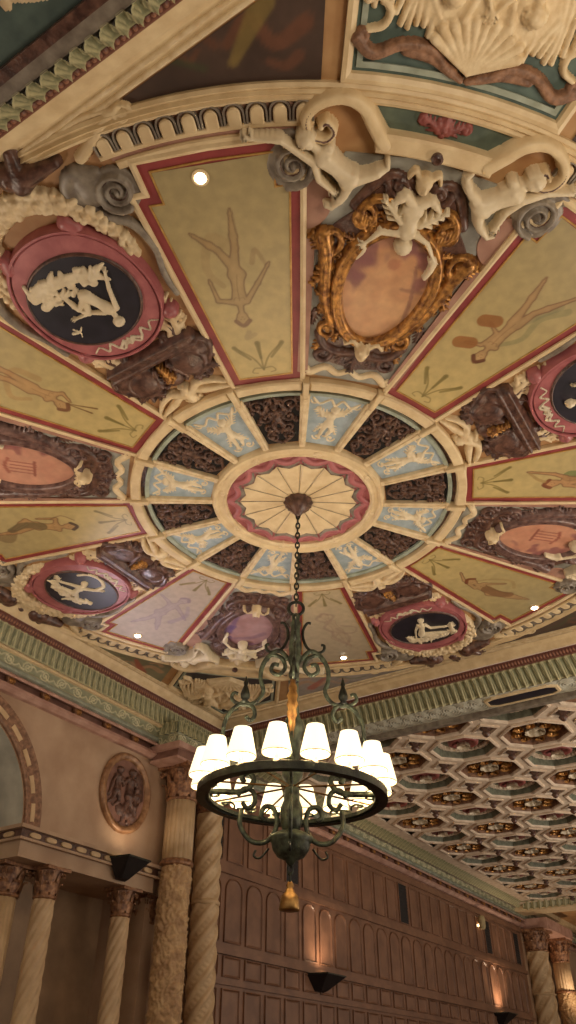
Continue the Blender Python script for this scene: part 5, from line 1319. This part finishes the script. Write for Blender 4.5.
MB().lathe([(.02,O(4.54)),(.07,O(4.5)),(.085,O(4.44)),(.07,O(4.38)),(.02,O(4.34))],n=16).obj('brass_ball','brass',ch,smooth=True)
MB().lathe([(.1,O(3.97)),(.19,O(3.93)),(.235,O(3.9)),(.24,O(3.87)),(.215,O(3.84)),(.2,O(3.77)),(.15,O(3.7)),(.06,O(3.66)),(.035,O(3.62)),(.01,O(3.6))],n=28).obj('bottom_bowl','verdi',ch,smooth=True)
for k in range(2):
    lo=link_mesh.copy(); COL.objects.link(lo); lo.location=(0,0,O(3.57-.084*k)); lo.rotation_euler=(0,0,0 if k%2 else pi/2)
MB().lathe([(.012,O(3.46)),(.03,O(3.44)),(.045,O(3.41)),(.03,O(3.385)),(.05,O(3.37)),(.05,O(3.35)),(.09,O(3.31)),(.1,O(3.25)),(.11,O(3.18)),(.1,O(3.17))],n=24,fn=lambda a,z: 1+.02*math.cos(a*20)*(z<O(3.32))).obj('brass_tassel','brass',ch,smooth=True)
# ring
RZ=4.33; RR=1.03
rp=arcpts(RR,0,360,96)[:-1]
MB().sweep(rp,[(-.05,O(RZ)),(-.05,O(RZ-.035)),(.05,O(RZ-.035)),(.05,O(RZ+.05)),(.03,O(RZ+.06)),(.03,O(RZ)),(-.05,O(RZ))]).obj('ring_band','iron',ch)
MB().sweep(arcpts(RR-.08,0,360,96)[:-1],[(-.012,O(RZ+.02)),(-.012,O(RZ-.02)),(.03,O(RZ-.02)),(.03,O(RZ+.02)),(-.012,O(RZ+.02))]).obj('ring_inner_band','verdi',ch)
def rad(P,an): return [(r_*math.cos(an),r_*math.sin(an),O(z_)) for r_,z_ in P]
def spiral2(cx,cz,r0,a0,turns,sg,n=20,rmin=.18):
    return [(cx+r0*((1-t)*(1-rmin)+rmin)*math.cos(R(a0)+sg*2*pi*turns*t),cz+r0*((1-t)*(1-rmin)+rmin)*math.sin(R(a0)+sg*2*pi*turns*t)) for t in [i/n for i in range(n+1)]]
for k in range(4):
    an=k*pi/2; side=(-math.sin(an),math.cos(an),0)
    P=spl([(.08,6.04),(.2,6.16),(.33,6.08),(.41,5.93),(.42,5.76),(.38,5.61),(.45,5.48),(.56,5.43),(.68,5.44),(.76,5.5),(.745,5.58),(.69,5.57)],5)
    arm=MB().tube(rad(P,an),[.022*(1-.35*i/len(P)) for i in range(len(P))],8,1.5,up=side).obj('scroll_arm','verdi',ch,smooth=True)
    P=spl([(.36,6.02),(.3,6.1),(.17,6.06),(.12,5.93),(.2,5.83),(.29,5.88),(.27,5.97),(.2,5.96)],5)
    MB().tube(rad(P,an),[.018]*len(P),8,1.5,up=side).obj('inner_curl','verdi',arm,smooth=True)
    P=spl([(.58,5.28),(.52,5.23),(.47,5.3),(.5,5.4),(.6,5.45),(.73,5.38),(.82,5.22),(.84,5.02),(.84,4.8),(.9,4.58),(1.0,4.42)],5)
    MB().tube(rad(P,an),[.018]*len(P),8,1.5,up=side).obj('lower_arm','verdi',ch,smooth=True)
    MB().lathe([(.02,5.44),(.06,5.46),(.03,5.49),(.055,5.52),(.06,5.56),(.04,5.63),(.022,5.68),(.03,5.71),(.02,5.75),(.006,5.8)],(.6*math.cos(an),.6*math.sin(an),-(CZ-.05)),14).obj('finial','iron',ch,smooth=True)
    P=spl([(.2,6.56),(.15,6.56),(.1,6.46),(.1,6.34),(.16,6.2),(.28,6.14),(.36,6.17),(.37,6.24),(.33,6.25)],5)
    MB().tube(rad(P,an),[.016]*len(P),6,1.2,up=side).obj('hook_scroll','iron',ch,smooth=True)
    # gilt acanthus on the arm
    if k%2: V=None
    V=[];F=[];nn=14
    for i in range(nn):
        t=i/(nn-1); r_=.80+.09*math.sin(t*pi*.9+.2); z_=5.38-.7*t; w=.052*math.sin(pi*min(1,t*.9+.12))*(1+.18*math.cos(i*pi))
        for q_ in (-1,-.5,0,.5,1):
            rr=r_+.02*(1-abs(q_)); y=q_*w; V.append((rr*math.cos(an)-y*math.sin(an),rr*math.sin(an)+y*math.cos(an),O(z_)))
    for i in range(nn-1):
        for q_ in range(4): F.append((i*5+q_,i*5+q_+1,(i+1)*5+q_+1,(i+1)*5+q_))
    if k%2: lf=None
    else:
      lf=link('acanthus_leaf',V,F,'gild2',ch,smooth=True); sm=lf.modifiers.new('t','SOLIDIFY'); sm.thickness=.012
    # C scroll under the ring up to the bowl
    P=spl([(.16,3.9),(.26,3.96),(.38,4.0),(.5,4.1),(.55,4.26),(.48,4.4),(.36,4.42),(.28,4.32),(.33,4.22),(.4,4.26)],6)
    P=spl([(.62,4.34),(.54,4.42),(.44,4.38),(.42,4.26),(.5,4.2),(.56,4.27)],5)
    MB().tube(rad(P,an),.02,8,1.4,up=side).obj('small_curl','verdi',ch,smooth=True)
    P=spl([(.56,4.2),(.57,4.02),(.45,3.86),(.3,3.84),(.2,3.92),(.16,4.06),(.2,4.2),(.3,4.22),(.34,4.12),(.28,4.07)],6)
    MB().tube(rad(P,an),.019,8,1.5,up=side).obj('lower_scroll','verdi',ch,smooth=True)
    P=spl([(.98,4.38),(.8,4.38),(.62,4.38),(.5,4.42),(.44,4.52),(.5,4.6),(.58,4.56),(.55,4.49)],5)
    MB().tube(rad(P,an),.022,8,1.5,up=side).obj('strap_scroll','verdi',ch,smooth=True)
    P=spl([(.24,3.78),(.33,3.68),(.4,3.7),(.38,3.76)],4); MB().tube(rad(P,an),.012,6,up=side).obj('bowl_hook','iron',ch,smooth=True)
for k in range(8):
    an=k*pi/4+pi/8
    MB().tube([(.07*math.cos(an),.07*math.sin(an),O(4.44)),(.98*math.cos(an),.98*math.sin(an),O(4.38))],.011,6).obj('brass_rod','brass',ch)
    P=[]
    for s_ in (-1,1):
        pth=spl([(RR-.05,s_*.02),(RR-.14,s_*.1),(RR-.18,s_*.2),(RR-.1,s_*.25),(RR-.07,s_*.19),(RR-.11,s_*.17)],5)
        an2=k*pi/4; Q=[(x*math.cos(an2)-y*math.sin(an2),x*math.sin(an2)+y*math.cos(an2),O(4.40)) for x,y in pth]
        MB().tube(Q,.013,6,up=(0,0,1)).obj('ring_curl','verdi',ch,smooth=True)
NS=16
sh0=None
for k in range(NS):
    an=2*pi*(k+.5)/NS+R(3)
    # candle + shade as sub assembly
    lx,ly=RR*math.cos(an),RR*math.sin(an)
    if sh0 is None:
        cand=MB().lathe([(.045,0),(.06,.02),(.03,.035),(.026,.06),(.026,.2),(.02,.21)],n=12).obj('candle_sleeve','candle',ch,smooth=True)
        pr=[(.155,.11),(.162,.12),(.095,.42),(.088,.42),(.150,.125)]
        V=MB(); V.lathe(pr[:3],n=28); V.F=V.F[:-2]; V.lathe([(.088,.42),(.152,.115)],n=28); V.F=V.F[:-2]
        sd=V.obj('lamp_shade','shade',cand,smooth=True)
        rm_=MB().sweep(arcpts(.157,0,360,28)[:-1],[(0,.108),(.004,.112),(.003,.122),(0,.122)]).obj('shade_trim','shaderim',cand)
        bl=MB().lathe([(.012,.2),(.03,.24),(.028,.29),(.008,.32)],n=10).obj('bulb','bulb',cand,smooth=True)
        sh0=(cand,sd,rm_,bl)
    else:
        cand=sh0[0].copy(); COL.objects.link(cand); cand.parent=ch
        for o_ in sh0[1:]:
            c_=o_.copy(); COL.objects.link(c_); c_.parent=cand
    cand.location=(lx,ly,O(RZ+.03))
    l=bpy.data.lights.new('lamp_light','POINT'); l.energy=19; l.color=(1,.82,.62); l.shadow_soft_size=.05
    lo=bpy.data.objects.new('lamp_light',l); COL.objects.link(lo); lo.parent=cand; lo.location=(0,0,.345)

# ================================================================== LIGHT
w=bpy.data.worlds.new('hall_glow'); bpy.context.scene.world=w; w.use_nodes=True
bg=w.node_tree.nodes['Background']; bg.inputs['Color'].default_value=(1,.85,.69,1); bg.inputs['Strength'].default_value=.78
def area(loc,rot,size,e,col):  # added fill discs out of view, standing in for the hall's other lamps
    l=bpy.data.lights.new('hall_fill_light','AREA'); l.shape='DISK'; l.size=size; l.energy=e; l.color=col
    o=bpy.data.objects.new('hall_fill_light',l); COL.objects.link(o); o.location=loc; o.rotation_euler=rot
    return o
area((2.0,-2.6,4.0),(R(180),0,0),2.5,190,(1,.84,.64))
area((11.5,-3.6,2.5),(R(180),0,0),2.5,560,(1,.84,.66))
area((2.6,9.0,4.4),(R(180),0,0),2,200,(1,.84,.66))
area((23,-5,1.0),(R(180),0,0),4,1500,(1,.87,.72))
l=bpy.data.lights.new('ledge_uplight','SPOT'); l.energy=330; l.spot_size=R(75); l.spot_blend=.9; l.color=(.95,.88,1); l.shadow_soft_size=.05
lo=bpy.data.objects.new('ledge_uplight',l); COL.objects.link(lo); lo.location=(9.7,10.6,5.6)
lo.rotation_euler=(Vector((9.7,10.6,5.6))-Vector((9.3,7.7,8.6))).to_track_quat('Z','Y').to_euler()

# ================================================================== CAMERA
cam=bpy.data.cameras.new('camera'); co_=bpy.data.objects.new('camera',cam); COL.objects.link(co_)
cam.sensor_fit='VERTICAL'; cam.sensor_height=24; cam.lens=24*778/1024; cam.clip_start=.05; cam.clip_end=200
co_.location=(0,0,1.6)
fwd=Vector((math.cos(yw)*math.cos(th_),math.sin(yw)*math.cos(th_),math.sin(th_)))
co_.rotation_euler=fwd.to_track_quat('-Z','Y').to_euler()
sc=bpy.context.scene; sc.camera=co_
sc.view_settings.view_transform='Standard'; sc.view_settings.look='None'; sc.view_settings.exposure=.0; sc.view_settings.gamma=1; sc.view_settings.use_curve_mapping=False
